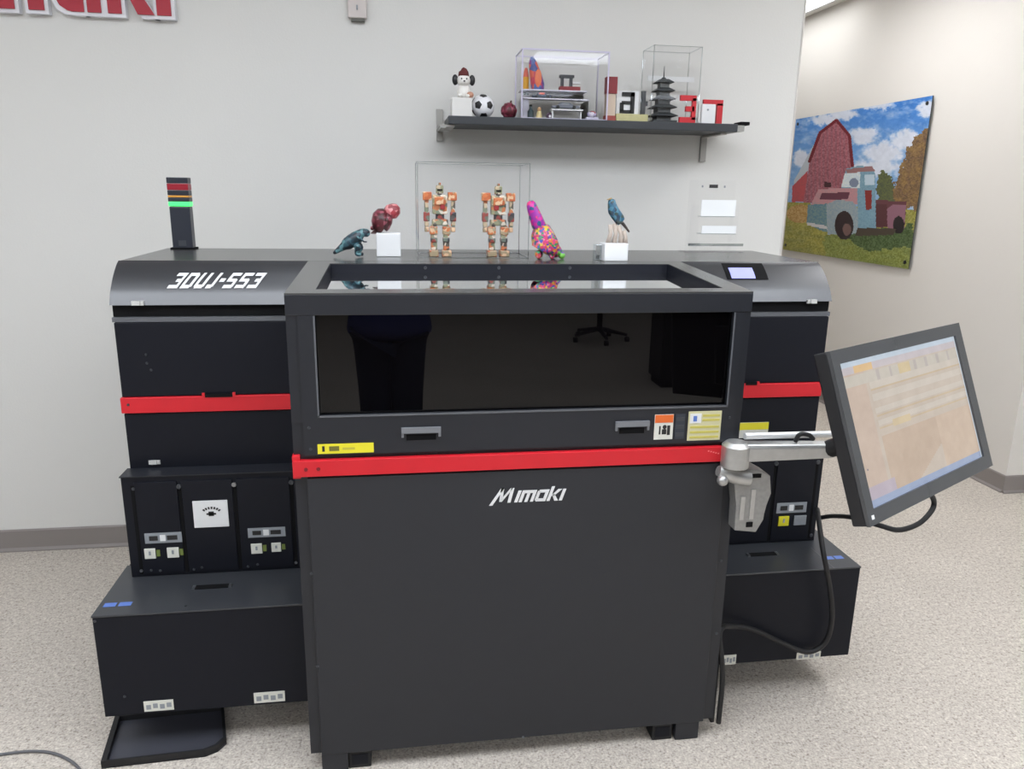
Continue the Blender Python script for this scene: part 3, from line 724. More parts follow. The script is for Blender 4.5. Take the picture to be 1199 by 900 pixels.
def robot(pxc, y, mirror, label, yb):
    v = aY(pxc, 260, y); zb = Z+.0; H = .232
    t = thing('robot_figure', label, 'robot figure', (v.x, y, Z), group='robot figures in the clear case')
    k = H/.232; m = -1 if mirror else 1; X = v.x
    def B(n, dx0, dx1, dz0, dz1, d, mt, bev=.003, par=t, dy=0):
        xa_, xb_ = sorted((X+m*dx0*k, X+m*dx1*k)); return box(n, (xa_, xb_, y+dy-d/2, y+dy+d/2, zb+dz0*k, zb+dz1*k), mt, par, bev)
    tor = B('torso', -.024, .024, .135, .196, .04, ROB)
    B('chest_plate', -.018, .018, .165, .19, .012, ROBO, par=tor, dy=-.024); B('chest_core', .000, .016, .150, .166, .010, mat('robot_red', (160, 45, 50), .4, noise=.1), par=tor, dy=-.022)
    B('waist', -.014, .014, .118, .136, .028, ROBD); B('pelvis', -.026, .026, .100, .119, .034, ROB)
    hd = B('head', -.012, .012, .200, .226, .026, ROB); B('visor', -.008, .008, .208, .214, .004, GAP, .0005, hd, -.014)
    B('crest', -.004, .004, .226, .234, .012, ROBO, .001, hd); B('neck', -.007, .007, .194, .202, .014, ROBD)
    for s_ in (-1, 1):
        ar = B('arm', s_*.036, s_*.050, .095, .182, .02, ROB)
        B('shoulder', s_*.026, s_*.055, .178, .205, .034, ROBO, par=ar); B('forearm_guard', s_*.033, s_*.053, .112, .142, .026, ROBD, par=ar)
        B('hand', s_*.036, s_*.050, .078, .094, .018, ROBO, par=ar)
        lg = B('leg', s_*.010, s_*.030, .02, .101, .024, ROB)
        B('thigh_guard', s_*.008, s_*.034, .070, .096, .032, ROBO, par=lg); B('knee_guard', s_*.009, s_*.031, .045, .060, .034, ROBD, par=lg)
        B('foot', s_*.006, s_*.036, 0.0005, .020, .048, ROBO, par=lg, dy=-.006)
robot(515, yc0+.075, False, 'orange and white robot figure, nearer the white cube in the clear case', 0)
robot(583, yc0+.075, True, 'orange and white robot figure, nearer the multicoloured sculpture in the clear case', 0)
# multicoloured sculpture: sloping long neck, body on feet, small tail
v = aZ(640, 303, Z); y = v.y
t = thing('mosaic_sculpture', 'multicoloured slanting animal sculpture in pink, blue and yellow', 'sculpture', (v.x, y, Z))
RB = mosaic('rainbow_patch', [(196, 44, 118), (50, 74, 160), (206, 100, 60), (200, 170, 60), (90, 40, 120), (190, 60, 90), (50, 120, 80), (214, 120, 150)], 140)
PK = mosaic('pink_patch', [(196, 36, 140), (150, 44, 150), (210, 56, 120), (40, 86, 120)], 90)
skin('body', [F(640, 287), F(635, 274), F(630, 262), F(638, 297), F(650, 294), F(659, 297)], [(0, 1), (1, 2), (0, 3), (0, 4), (4, 5)], [.046, .040, .034, .044, .026, .012], RB, t, 1)
skin('neck', [F(634, 272), F(628, 256), F(623, 243), F(620, 234)], chain(4), [.029, .023, .019, .015], PK, t, 1)
for px, dy in ((630, -.02), (632, .02), (646, -.02), (648, .02)):
    x_ = F(px, 295, dy)[0]; skin('foot', [(x_, y+dy, Z+.03), (x_, y+dy, Z+.008), (x_+.004, y+dy-.008, Z+.007)], chain(3), [.014, .011, .009], RB, t, 1)
bm = bmesh.new(); ball(bm, (F(657, 298)[0], y-.01, Z+.012), .0115, 12, 8); ball(bm, (F(652, 293)[0], y-.012, Z+.024), .012, 12, 8)
obj('curled_tail', bm, mosaic('green_blue', [(120, 190, 80), (50, 70, 170), (110, 60, 160)], 90), t, smooth=True)
# bird on driftwood on a white block
a, b = aZ(707.5, 306, Z), aZ(735, 306, Z); yq = (a.y+b.y)/2; zc = aY(720, 285, yq).z
blk = thing('display_block', 'white display block with a clear side piece under the bird figurine', 'display block', ((a.x+b.x)/2, yq+.03, Z))
box('block', (a.x, b.x, yq, yq+.07, Z, zc), WHT, blk, .003); box('side_piece', (a.x-.02, a.x-.001, yq+.03, yq+.07, Z, zc-.006), ACE, blk, .001)
t = thing('bird_figure', 'blue and brown bird figurine perched on pale wood on the white block', 'bird figurine', ((a.x+b.x)/2, yq+.035, zc)); y = yq+.035
WOOD = mat('pale_driftwood', (186, 172, 160), .7, noise=.3, nscale=60)
bw = bmesh.new()
for px0, px1, py1 in ((712, 715, 263), (719, 720, 262), (727, 724, 264), (732, 730, 270)):
    v0, v1 = aY(px0, 284, y), aY(px1, py1, y); tube(bw, [(v0.x, y, zc+.0), (v1.x*.5+v0.x*.5+.003, y-.004, (zc+v1.z)/2), (v1.x, y, v1.z)], [.009, .006, .008], 8)
obj('driftwood_perch', bw, WOOD, t, smooth=True)
BRD = mosaic('bird_blue', [(44, 92, 118), (70, 120, 140), (40, 60, 80), (58, 74, 70)], 100)
bb = skin('body', [F(722, 254), F(718, 246), F(716, 237), F(716.5, 232), F(728, 260)], [(0, 1), (1, 2), (2, 3), (0, 4)], [.020, .020, .014, .012, .014], BRD, t, 1)
skin('tail', [F(727, 259), F(732, 265), F(737, 272)], chain(3), [(.010, .007), (.008, .005), (.007, .003)], mosaic('bird_brown', [(70, 60, 56), (96, 86, 80), (50, 44, 44)], 100), t, 1)
bm = bmesh.new(); v0 = F(713.5, 232.5); tube(bm, [(v0[0]+.006, y-.002, v0[2]), (v0[0]-.010, y-.006, v0[2]-.003)], [.004, .0008], 8); obj('beak', bm, mat('beak_tan', (170, 140, 90), .4, noise=.1), t, smooth=True)
for dy in (-.006, .006):
    v0 = F(722, 258, dy); v1 = F(721, 264, dy); obj('leg', tube(bmesh.new(), [v0, (v1[0], v1[1], v1[2]-.004)], .002, 6), mat('bird_leg', (60, 50, 46), .5, noise=.1), t)
# acrylic brochure stand at the back
v = aZ(838, 294, Z); y = .955; gx = lambda px: aY(px, 260, y).x; gz = lambda py: aY(838, py, y).z
t = thing('brochure_stand', 'clear tiered acrylic leaflet stand on the back of the printer top', 'leaflet stand', (gx(838), y, Z))
MILK = mat('frosted_white_acrylic', (222, 220, 232), .4, noise=.02)
box('back_plate', (gx(808), gx(862), y+.03, y+.033, Z, gz(211)), ACR, t)
box('base_plate', (gx(800), gx(868), y-.05, y+.04, Z, Z+.004), ACR, t)
for z0, z1, dy in ((gz(253), gz(234), .0), (gz(273), gz(264), -.02)):
    pk = box('pocket', (gx(820), gx(860), y+dy, y+dy+.003, z0, z1), mat('pocket_white', (240, 242, 242), .4, noise=.02), t)
    box('pocket_floor', (gx(820), gx(860), y+dy, y+.029, z0-.003, z0), ACE, pk)
for px in (812, 858): box('leg', (gx(px)-.002, gx(px)+.002, y-.045, y+.029, Z+.004, gz(240)), ACR, t)
box('front_rail', (gx(802), gx(866), y-.048, y-.045, gz(287), gz(284)), ACE, t)
lg_ = box('logo_mark', (gx(831), gx(841), y+.0285, y+.03, gz(220), gz(216)), INK, t)
for px in (823, 849): box('logo_mark', (gx(px)-.003, gx(px)+.003, y+.0285, y+.03, gz(219.5), gz(217)), LGREY, t)

# ================================================================== wall shelf and its load
SY0, SY1 = 1.262, WY-.012
sa, sb = aY(525, 136, SY0), aY(870, 145, SY0); ZS = (aY(540, 136.5, SY0).z + aY(840, 143.5, SY0).z)/2; TH = .031
sh_ = thing('wall_shelf', 'long dark grey floating shelf fixed to the back wall by metal brackets', 'shelf', ((sa.x+sb.x)/2, WY, ZS-TH))
obj('board', bevel(bx(bmesh.new(), sa.x, sb.x-.02, SY0, SY1, ZS-TH, ZS), .003), mat('shelf_charcoal', (50, 53, 57), .45, noise=.08, nscale=10), sh_)
BRK = mat('bracket_grey', (165, 163, 158), .4, metal=.5, noise=.08)
x = sa.x-.004; boxes('wall_bracket', [(x-.03, x-.003, WY-.012, WY-.0005, ZS-.08, ZS+.045), (x-.026, x-.006, SY0-.0, WY-.012, ZS-.045, ZS-.037), (x-.03, x+.03, SY0+.02, WY-.02, ZS-TH-.008, ZS-TH-.0005)], BRK, sh_)
x = aY(838, 160, SY0+.12).x; boxes('wall_bracket', [(x-.013, x+.013, WY-.012, WY-.0005, ZS-.14, ZS-TH-.001), (x-.013, x+.013, SY0+.04, WY-.012, ZS-TH-.008, ZS-TH-.0005)], BRK, sh_)
box('end_cap', (sb.x-.0195, sb.x+.012, SY0+.01, SY1-.02, ZS-TH+.004, ZS-.004), BRK, sh_)
tag(box('black_clip', (aY(865, 145, 1.33).x, aY(881, 145, 1.33).x-.02, 1.31, 1.38, ZS+.0005, ZS+.014), GAP, None, .002), 'small black block lying on the right end of the wall shelf', 'block')
SYF = 1.30
def sx(px, Y=SYF+.03): return aY(px, 120, Y).x
def sz(py, Y=SYF+.03): return aY(660, py+0, Y).z
z_off = ZS-sz(136)     # photo row at which things stand on the shelf
def szs(py, base, Y=SYF+.03): return ZS + (aY(660, py, Y).z-aY(660, base, Y).z)
# white box with the dog figure
tag(obj('display_box', bevel(bx(bmesh.new(), sx(528.5), sx(552), SYF, SYF+.075, ZS, szs(111, 133)), .003), mat('box_offwhite', (222, 220, 216), .6, noise=.03)), 'small white box under the puppy figurine at the left shelf end', 'box')
zb = szs(111, 133); xc = sx(543); y = SYF+.035
t = thing('puppy_figure', 'white puppy figurine with black ears and a dark red cap', 'figurine', (xc, y, zb))
PW = mat('figure_white', (235, 232, 226), .4, noise=.03); PBK = mat('figure_black', (25, 25, 27), .4, noise=.1)
bm = bmesh.new(); ball(bm, (xc, y, zb+.026), (.026, .022, .028)); ball(bm, (xc, y-.004, zb+.066), (.026, .023, .024)); ball(bm, (xc, y-.026, zb+.058), (.012, .010, .009)); obj('body', bm, PW, t, smooth=True)
for s_ in (-1, 1):
    bm = bmesh.new(); ball(bm, (xc+s_*.033, y, zb+.068), (.012, .010, .02)); obj('ear', bm, PBK, t, smooth=True)
    bm = bmesh.new(); ball(bm, (xc+s_*.010, y-.026, zb+.07), .003, 8, 6); obj('eye', bm, PBK, t, smooth=True)
    bm = bmesh.new(); ball(bm, (xc+s_*.017, y-.016, zb+.009), (.010, .016, .0088)); obj('paw', bm, PW, t, smooth=True)
bm = bmesh.new(); ball(bm, (xc, y-.036, zb+.06), (.004, .003, .003), 8, 6); obj('nose', bm, PBK, t, smooth=True)
bm = bmesh.new(); tube(bm, [(xc, y, zb+.078), (xc, y, zb+.098), (xc, y, zb+.106), (xc-.004, y, zb+.112)], [.022, .019, .012, .005], 16); obj('cap', bm, mat('cap_maroon', (96, 36, 34), .7, noise=.15), t, smooth=True)
bm = bmesh.new(); ball(bm, (xc+.024, y-.02, zb+.012), (.014, .012, .012)); obj('toy_bone', bm, mat('tan_toy', (190, 140, 115), .5, noise=.1), t, smooth=True)
# football: icosphere with pentagon patches
R_ = (sx(580)-sx(553))/2; cc = Vector((sx(566), SYF+.01+R_, ZS+R_))
t = thing('football', 'black and white football beside the white box on the wall shelf', 'ball', (cc.x, cc.y, ZS))
bm = bmesh.new(); g = bmesh.ops.create_icosphere(bm, subdivisions=4, radius=R_); 
ico = bmesh.new(); bmesh.ops.create_icosphere(ico, subdivisions=1, radius=1); dirs = [v.co.normalized() for v in ico.verts]; ico.free()
rotm = Matrix.Rotation(.5, 3, 'X') @ Matrix.Rotation(.35, 3, 'Z'); dirs = [rotm @ d_ for d_ in dirs]
for v in bm.verts: v.co += cc
o = obj('shell', bm, mat('ball_white', (232, 232, 235), .35, noise=.02), t, smooth=True)
for d_ in dirs:
    bm = bmesh.new(); u_ = d_.orthogonal().normalized(); w_ = d_.cross(u_)
    c0 = bm.verts.new(cc+d_*(R_*1.012)); ring = []
    for i in range(5):
        an = 2*math.pi*i/5; pv = (d_*math.cos(.36)+(u_*math.cos(an)+w_*math.sin(an))*math.sin(.36)).normalized(); ring.append(bm.verts.new(cc+pv*R_*1.012))
    for i in range(5): bm.faces.new((c0, ring[i], ring[(i+1) % 5]))
    bmesh.ops.subdivide_edges(bm, edges=bm.edges[:], cuts=2, use_grid_fill=True)
    for v in bm.verts: v.co = cc+(v.co-cc).normalized()*(R_*1.006)
    obj('black_patch', bm, PBK, o)
# maroon lumpy ball
R_ = (sx(606)-sx(587))/2
t = thing('maroon_fruit_model', 'small maroon lumpy ball model between the football and the clear case', 'model', (sx(596.5), SYF+.04, ZS))
bm = bmesh.new(); ball(bm, (sx(596.5), SYF+.04, ZS+R_*.95), (R_, R_, R_*.95), 24, 16)
for v in bm.verts: v.co += (v.co-Vector((sx(596.5), SYF+.04, ZS+R_))).normalized()*.003*math.sin(v.co.x*300)*math.cos(v.co.z*280)
obj('flesh', bm, mosaic('maroon_skin', [(120, 44, 62), (96, 30, 44), (150, 72, 92), (80, 26, 34)], 90), t, smooth=True)
obj('stem', tube(bmesh.new(), [(sx(598), SYF+.04, ZS+R_*1.8), (sx(599), SYF+.038, ZS+R_*2.15)], [.005, .003], 8), mat('stem_brown', (90, 60, 50), .7, noise=.2), t)
# large clear case with small models on tiers
cx0, cx1 = sx(611, SYF), sx(711, SYF); czt = ZS + aY(660, 56, SYF).z-aY(660, 136, SYF).z
LAV = mat('lavender_acrylic_edge', (205, 200, 222), .3, noise=.03)
case('display_case', 'clear shelf case full of small colourful printed models', cx0, cx1, SYF, SYF+.17, ZS, czt, .004, em=LAV)
zt1, zt2 = szs(101, 137, SYF+.05), szs(112, 137, SYF+.05)
t = thing('case_riser', 'clear two-tier riser inside the large model case', 'riser', ((cx0+cx1)/2, SYF+.1, ZS))
box('tier', (cx0+.008, cx1-.07, SYF+.05, SYF+.15, zt1-.004, zt1), MILK, t); box('tier', (cx0+.008, cx1-.07, SYF+.02, SYF+.05, zt2-.004, zt2), MILK, t)
for xx in (cx0+.010, cx1-.074): box('riser_leg', (xx, xx+.003, SYF+.024, SYF+.148, ZS+.0005, zt2-.0045), ACR, t)
box('riser_wall', (cx0+.014, cx1-.075, SYF+.1, SYF+.103, zt2, zt1-.0045), ACR, t)
# parrot-coloured cone on top tier
def mdl(name, label, cat, px, Y, z, parts):
    t = thing(name, label, cat, (sx(px, Y), Y, z))
    for nm, fn, m in parts:
        bm = bmesh.new(); fn(bm, sx(px, Y), Y, z); obj(nm, bm, m, t, smooth=True, flat_angle=40)
    return t
def T(*pr_):  # lathe-like tube from (dz, r) pairs
    return lambda bm, x, y, z: tube(bm, [(x, y, z+a_) for a_, _ in pr_], [r_ for _, r_ in pr_], 16)
def Bq(dx0, dx1, dy0, dy1, dz0, dz1): return lambda bm, x, y, z: bevel(bx(bm, x+dx0, x+dx1, y+dy0, y+dy1, z+dz0, z+dz1), .0015)
GR = mosaic('purple_orange', [(130, 60, 130), (90, 110, 170), (220, 100, 80), (200, 70, 90), (70, 80, 140)], 45)
hh = szs(62, 101, SYF+.08)-ZS
mdl('parrot_model', 'purple, blue and orange bird-like model on the riser in the case', 'model', 625, SYF+.09, zt1,
    [('body', lambda bm, x, y, z: tube(bm, [(x+.016, y, z), (x+.014, y, z+.02), (x+.004, y, z+hh*.5), (x-.008, y, z+hh*.85), (x-.012, y, z+hh)], [.024, .028, .024, .016, .006], 14), GR),
     ('wing', lambda bm, x, y, z: ball(bm, (x+.012, y-.024, z+hh*.35), (.014, .006, .035)), mat('model_orange', (226, 120, 80), .4, noise=.1))])
hb = szs(75, 106, SYF+.02)-ZS
tq = thing('rainbow_bottle', 'tall narrow rainbow bottle model behind the left pane of the case', 'model', (sx(607, SYF+.15)+.028, SYF+.14, ZS))
xx = tq.location.x; yy = tq.location.y; z0 = szs(106, 137, SYF+.1)
box('plinth', (xx-.016, xx+.012, yy-.012, yy+.012, ZS+.0005, z0), MILK, tq)
obj('bottle_base', tube(bmesh.new(), [(xx, yy, z0), (xx, yy, z0+.022)], .011, 14), mat('model_green', (50, 110, 90), .4, noise=.1), tq, smooth=True, flat_angle=40)
obj('bottle_body', tube(bmesh.new(), [(xx, yy, z0+.022), (xx, yy, z0+.07)], .012, 14), mat('model_amber', (230, 170, 50), .4, noise=.1), tq, smooth=True, flat_angle=40)
obj('bottle_neck', tube(bmesh.new(), [(xx, yy, z0+.07), (xx, yy, z0+.09), (xx, yy, z0+.105)], [.012, .009, .005], 14), mat('model_coral', (225, 110, 90), .4, noise=.1), tq, smooth=True, flat_angle=40)
def car(label, px, Y, z, L_, H_, c1_, c2_, c3_):
    t = thing('toy_car', label, 'toy car', (sx(px, Y), Y, z)); x = sx(px, Y); r = H_*.28
    bm = bmesh.new(); prism(bm, [(x-L_/2, z+r*.6), (x+L_/2, z+r*.6), (x+L_/2, z+H_*.55), (x+L_*.28, z+H_*.6), (x+L_*.15, z+H_), (x-L_*.2, z+H_), (x-L_*.32, z+H_*.6), (x-L_/2, z+H_*.5)], 'y', Y-.014, Y+.014); obj('car_body', bm, c1_, t)
    box('cabin', (x-L_*.16, x+L_*.12, Y-.0148, Y-.014, z+H_*.62, z+H_*.92), c2_, t)
    for sx_ in (-.3, .3):
        for yy_ in (-.013, .013): obj('wheel', tube(bmesh.new(), [(x+L_*sx_, Y+yy_-.004, z+r), (x+L_*sx_, Y+yy_+.004, z+r)], r, 12), c3_, t, smooth=True, flat_angle=40)
car('dark blue and orange toy car on the middle tier of the case', 634, SYF+.036, zt2, .075, .022, mat('navy_toy', (40, 55, 80), .35, noise=.1), mat('orange_toy', (226, 92, 60), .4, noise=.1), PBK)
car('grey and silver toy racing car at the front of the case', 662, SYF+.03, szs(124, 137, SYF+.03), .11, .024, mat('grey_toy', (110, 114, 124), .35, noise=.2, nscale=80), LGREY, PBK)
tr_ = thing('toy_plinth', 'white low plinth under the grey toy racing car', 'plinth', (sx(662), SYF+.03, ZS))
box('slab', (sx(645), sx(682), SYF+.012, SYF+.048, szs(124, 137, SYF+.03)-.006, szs(124, 137, SYF+.03)-.0005), WHT, tr_)
for px in (647, 680): box('leg', (sx(px)-.003, sx(px)+.003, SYF+.02, SYF+.04, ZS+.0005, szs(124, 137, SYF+.03)-.006), WHT, tr_)
mdl('bottle_model', 'dark green bottle model at the front left of the case', 'model', 621.5, SYF+.03, ZS+.0005, [('glass', T((0, .013), (.03, .013), (.038, .006), (.048, .005)), mat('bottle_dkgreen', (50, 66, 70), .3, noise=.1)), ('cap', T((.048, .006), (.055, .006)), GAP)])
mdl('cream_figure', 'cream and yellow figure model beside the dark bottle model', 'model', 631.5, SYF+.03, ZS+.0005, [('robe', T((0, .013), (.015, .012), (.032, .008)), mat('cream_fig', (215, 195, 140), .5, noise=.1)), ('head', lambda bm, x, y, z: ball(bm, (x, y, z+.039), .0085, 12, 8), mat('tan_fig', (190, 150, 110), .5, noise=.1))])
mdl('dark_gear_model', 'small dark purple gear model on the case floor', 'model', 644, SYF+.035, ZS+.0005, [('gear', lambda bm, x, y, z: [tube(bm, [(x, y-.006, z+.014), (x, y+.006, z+.014)], .0135, 12), [bx(bm, x+.014*math.cos(a_)-.002, x+.014*math.cos(a_)+.002, y-.005, y+.005, z+.014+.012*math.sin(a_)-.0015, z+.014+.012*math.sin(a_)+.0015) for a_ in [i*math.pi/4 for i in range(8)]]], mat('gear_purple', (70, 45, 70), .4, noise=.1)), ('hub', lambda bm, x, y, z: tube(bm, [(x, y-.008, z+.014), (x, y-.006, z+.014)], .005, 10), WHT)])
mdl('anatomy_model', 'small white and violet printed model on the case floor', 'model', 694, SYF+.04, ZS+.0005, [('base', Bq(-.028, .022, -.02, .02, 0, .014), mat('pale_violet', (200, 196, 215), .4, noise=.15, nscale=80)), ('form', lambda bm, x, y, z: ball(bm, (x-.002, y, z+.027), (.02, .014, .013)), mosaic('violet_mix', [(190, 180, 210), (120, 110, 130), (220, 215, 225), (170, 90, 90)], 90))])
# red/black frame model on the top tier (arch)
t = thing('arch_model', 'red and black square arch model on the top tier of the case', 'model', (sx(664, SYF+.09), SYF+.09, zt1))
x = sx(664, SYF+.09); Y = SYF+.09; zz = zt1
boxes('arch_base', [(x-.034, x+.05, Y-.014, Y+.014, zz, zz+.018)], mat('arch_red', (135, 38, 44), .5, noise=.15), t)
boxes('arch_posts', [(x-.028, x-.018, Y-.01, Y+.01, zz+.018, zz+.052), (x+.008, x+.018, Y-.01, Y+.01, zz+.018, zz+.052), (x-.034, x+.024, Y-.012, Y+.012, zz+.052, zz+.062)], mat('arch_dark', (60, 62, 66), .5, noise=.1), t)
box('roof_bar', (x+.018, x+.05, Y-.01, Y+.01, zz+.03, zz+.036), WHT, t)
# maroon banner box beside the case
t = thing('maroon_post_model', 'maroon topped cream post model between the case and the letter model', 'model', (sx(713, SYF+.02), SYF+.02, ZS))
x = sx(714.5, SYF+.03); w = (sx(720)-sx(709))/2
box('post', (x-w, x+w, SYF+.02, SYF+.05, ZS+.0005, szs(104, 137)), mat('post_cream', (205, 185, 165), .5, noise=.1), t, .001)
box('maroon_head', (x-w-.001, x+w+.004, SYF+.016, SYF+.054, szs(104, 137), szs(84, 137)), mat('head_maroon', (130, 32, 38), .45, noise=.1), t, .001)
box('base_band', (x-w-.002, x+w+.002, SYF+.018, SYF+.052, ZS+.0006, szs(130, 137)), mat('band_red', (160, 70, 60), .5, noise=.1), t)
# letter model a k on a straw base
t = thing('letter_model', 'black and white letter blocks standing on a straw coloured base', 'letters', (sx(742), SYF+.06, ZS)); Y = SYF+.045
straw = mat('straw_base', (196, 190, 140), .6, noise=.15, nscale=60)
box('base', (sx(722), sx(759.5), Y-.02, Y+.035, ZS, szs(127, 137)), straw, t, .002)
zb_ = szs(127, 137); zt_ = szs(100, 137)
Pa, wa = letters('a'); ha = zt_-zb_; wa_ = sx(744)-sx(727)
bm = bmesh.new(); bx(bm, sx(723), sx(749), Y, Y+.012, zb_, zt_+.003); obj('white_block', bm, WHT, t)
bm = bmesh.new(); kx = wa_/.86
for p in [q(.1, .8, .86, 1), q(.62, 0, .86, 1), q(.0, .0, .7, .16), q(0, .1, .22, .5), q(.1, .42, .7, .58)]: prism(bm, [(sx(727)+a_*kx, zb_+.003+b_*ha*.94) for a_, b_ in p], 'y', Y-.004, Y-.0002)
obj('letter', bm, INK, t)
bm = bmesh.new(); bx(bm, sx(752.5), sx(757), Y-.004, Y+.01, zb_, zt_+.004); bx(bm, sx(757), sx(759.5), Y-.004, Y+.01, zb_+.4*ha, zb_+.6*ha); obj('letter', bm, mat('letter_grey', (70, 72, 74), .5, noise=.1), t)
# pagoda in tall clear case
px0, px1 = sx(757, SYF+.0), sx(818, SYF)
case('display_case', 'tall clear case over the dark pagoda model', sx(762.5, SYF), sx(818, SYF), SYF-.0, SYF+.14, ZS, ZS+aY(660, 46, SYF).z-aY(660, 137, SYF).z)
t = thing('pagoda_model', 'dark grey five-tier pagoda model in the tall clear case', 'model', (sx(775), SYF+.065, ZS)); x = sx(776, SYF+.06); Y = SYF+.065
PG = mat('pagoda_slate', (62, 66, 68), .6, noise=.15, nscale=60); PG2 = mat('pagoda_wall', (95, 98, 98), .6, noise=.15, nscale=60)
H5 = szs(86, 138, SYF+.06)-ZS; st = H5/5.2
bm = bmesh.new(); bx(bm, x-.05, x+.05, Y-.05, Y+.05, ZS+.0005, ZS+.012); obj('plinth', bm, PG, t)
for i in range(5):
    zz = ZS+.012+i*st; hw = .030-.0028*i; rw = .052-.0045*i
    box('storey', (x-hw, x+hw, Y-hw, Y+hw, zz, zz+st*.55), PG2, t)
    bm = bmesh.new(); lo = [bm.verts.new((x+a_*rw, Y+b_*rw, zz+st*.60)) for a_, b_ in ((-1, -1), (1, -1), (1, 1), (-1, 1))]; lo2 = [bm.verts.new((x+a_*rw, Y+b_*rw, zz+st*.52)) for a_, b_ in ((-1, -1), (1, -1), (1, 1), (-1, 1))]
    hi = [bm.verts.new((x+a_*hw*.9, Y+b_*hw*.9, zz+st*.98)) for a_, b_ in ((-1, -1), (1, -1), (1, 1), (-1, 1))]
    for j in range(4): k_ = (j+1) % 4; bm.faces.new((lo2[j], lo2[k_], lo[k_], lo[j])); bm.faces.new((lo[j], lo[k_], hi[k_], hi[j]))
    bm.faces.new(hi); bm.faces.new(lo2[::-1]); obj('tier_roof', bm, PG, t)
zz = ZS+.012+5*st; obj('spire', tube(bmesh.new(), [(x, Y, zz-.004), (x, Y, zz+.006), (x, Y, zz+.008), (x, Y, zz+.05)], [.012, .008, .0025, .001], 10), PG, t, smooth=True, flat_angle=40)
# white bar painting a lamp reflection into the case
tag(box('reflection_bar', (sx(757.5, SYF+.11), sx(812, SYF+.11), SYF+.118, SYF+.122, szs(84, 137, SYF+.11), szs(78, 137, SYF+.11)), WHT, None), 'narrow white bar painted in as a reflection behind the pagoda spire', 'painted reflection')
# red numerals
RN = mat('numeral_red', (196, 34, 44), .4, noise=.06)
def numeral(ch, pa, pb, pt, pbm, label, Y):
    xa_, xb_ = sx(pa, Y), sx(pb, Y); z0, z1 = ZS+.0005, szs(pt, pbm, Y)
    w_, P_ = GL[ch]; bm = bmesh.new(); K = .82
    for p in P_: prism(bm, [(xa_+(xb_-xa_)*a_/w_, z0+(z1-z0)*b_) for a_, b_ in p], 'y', Y, Y+.014)
    t = thing('numeral_model', label, 'numeral', ((xa_+xb_)/2, Y, ZS)); obj('red_face', bm, RN, t)
numeral('3', 797, 815.5, 104, 137, 'red numeral 3 in front of the tall clear case', SYF-.03)
numeral('7', 824, 847, 108, 138, 'red numeral 7 at the right of the shelf', SYF+.02)
t = thing('white_tag_model', 'small white tag with a grey dot tucked under the red numeral 7', 'model', (sx(830, SYF+.0), SYF+.0, ZS))
box('tag_body', (sx(822, SYF), sx(838, SYF), SYF-.004, SYF+.008, ZS+.0005, szs(114, 138, SYF)), WHT, t, .002)
v0 = Vector((sx(829, SYF), SYF-.004, szs(121, 138, SYF))); obj('dot', tube(bmesh.new(), [v0, v0+Vector((0, -.002, 0))], .004, 12), LGREY, t)

# ================================================================== wall sign, thermostat
t = thing('wall_sign', 'large red letters with white outlines mounted high on the back wall', 'sign', (-1.2, WY, 2.18))
SYY = WY-.03; U = .00304*(SYY-CAM.y)/(WY-CAM.y); xr_ = aY(201, 18, SYY).x; zb_ = aY(201, 19, SYY).z
X_ = lambda px: xr_+(px-201)*U
HS = .215
def seg(*r): return r
red = []; wht = []
def R4(a, b, z0, z1): return [(X_(a), zb_+z0), (X_(b), zb_+z0), (X_(b), zb_+z1), (X_(a), zb_+z1)]
LET = [
 ('i', [R4(184, 201, 0, HS)]),
 ('k', [R4(126, 142, 0, HS+.05), [(X_(152), zb_+.095), (X_(142), zb_+.11), (X_(172), zb_+HS), (X_(184-2), zb_+HS), (X_(158), zb_+.11)], [(X_(143), zb_+.12), (X_(155), zb_+.13), (X_(181), zb_), (X_(161), zb_)]]),
 ('a', [[(X_(66), zb_+.045), (X_(70), zb_+.02), (X_(78), zb_+.004), (X_(84), zb_), (X_(98), zb_), (X_(98), zb_+.05), (X_(86), zb_+.055), (X_(82), zb_+.07), (X_(82), zb_+.16), (X_(66), zb_+.16)], R4(102, 118, 0, HS), R4(68, 104, .165, HS)]),
 ('m', [R4(34, 52, 0, HS), R4(0, 18, 0, HS-.04), R4(-34, -16, 0, HS), R4(-34, 52, .165, HS)]),
 ('i', [R4(-72, -54, 0, HS)]),
 ('M', [R4(-180, -158, 0, HS+.1), R4(-112, -90, 0, HS+.1), [(X_(-160), zb_+HS+.1), (X_(-136), zb_+.06), (X_(-136), zb_+.0), (X_(-164), zb_+HS)], [(X_(-110), zb_+HS+.1), (X_(-136), zb_+.06), (X_(-136), zb_+.0), (X_(-106), zb_+HS)]]),
]
SR = mat('sign_red', (166, 18, 42), .45, noise=.04); SWH = mat('sign_white', (225, 225, 230), .5, noise=.02)
for ch, polys in LET:
    bm = bmesh.new(); bmw = bmesh.new(); o_ = 4.2*U
    for n_, p in enumerate(polys):
        prism(bm, p, 'y', SYY-.006-.0007*n_, SYY-.0005)
        c_ = (sum(a_ for a_, _ in p)/len(p), sum(b_ for _, b_ in p)/len(p))
        prism(bmw, [(a_+(o_ if a_ > c_[0] else -o_), b_+(o_ if b_ > c_[1] else -o_)) for a_, b_ in p], 'y', SYY+.0008*n_, WY-.001-.0003*n_)
    w_ = obj('white_outline', bmw, SWH, t); obj('red_letter', bm, SR, w_)
v0, v1 = aY(408, 26, WY), aY(430, 26, WY)
t = thing('thermostat', 'small beige wall thermostat at the top edge of the back wall', 'thermostat', ((v0.x+v1.x)/2, WY, v0.z))
TH_ = mat('thermostat_beige', (205, 196, 192), .5, noise=.03)
box('cover', (v0.x, v1.x, WY-.028, WY-.0005, v0.z+.012, v0.z+.15), TH_, t, .004)
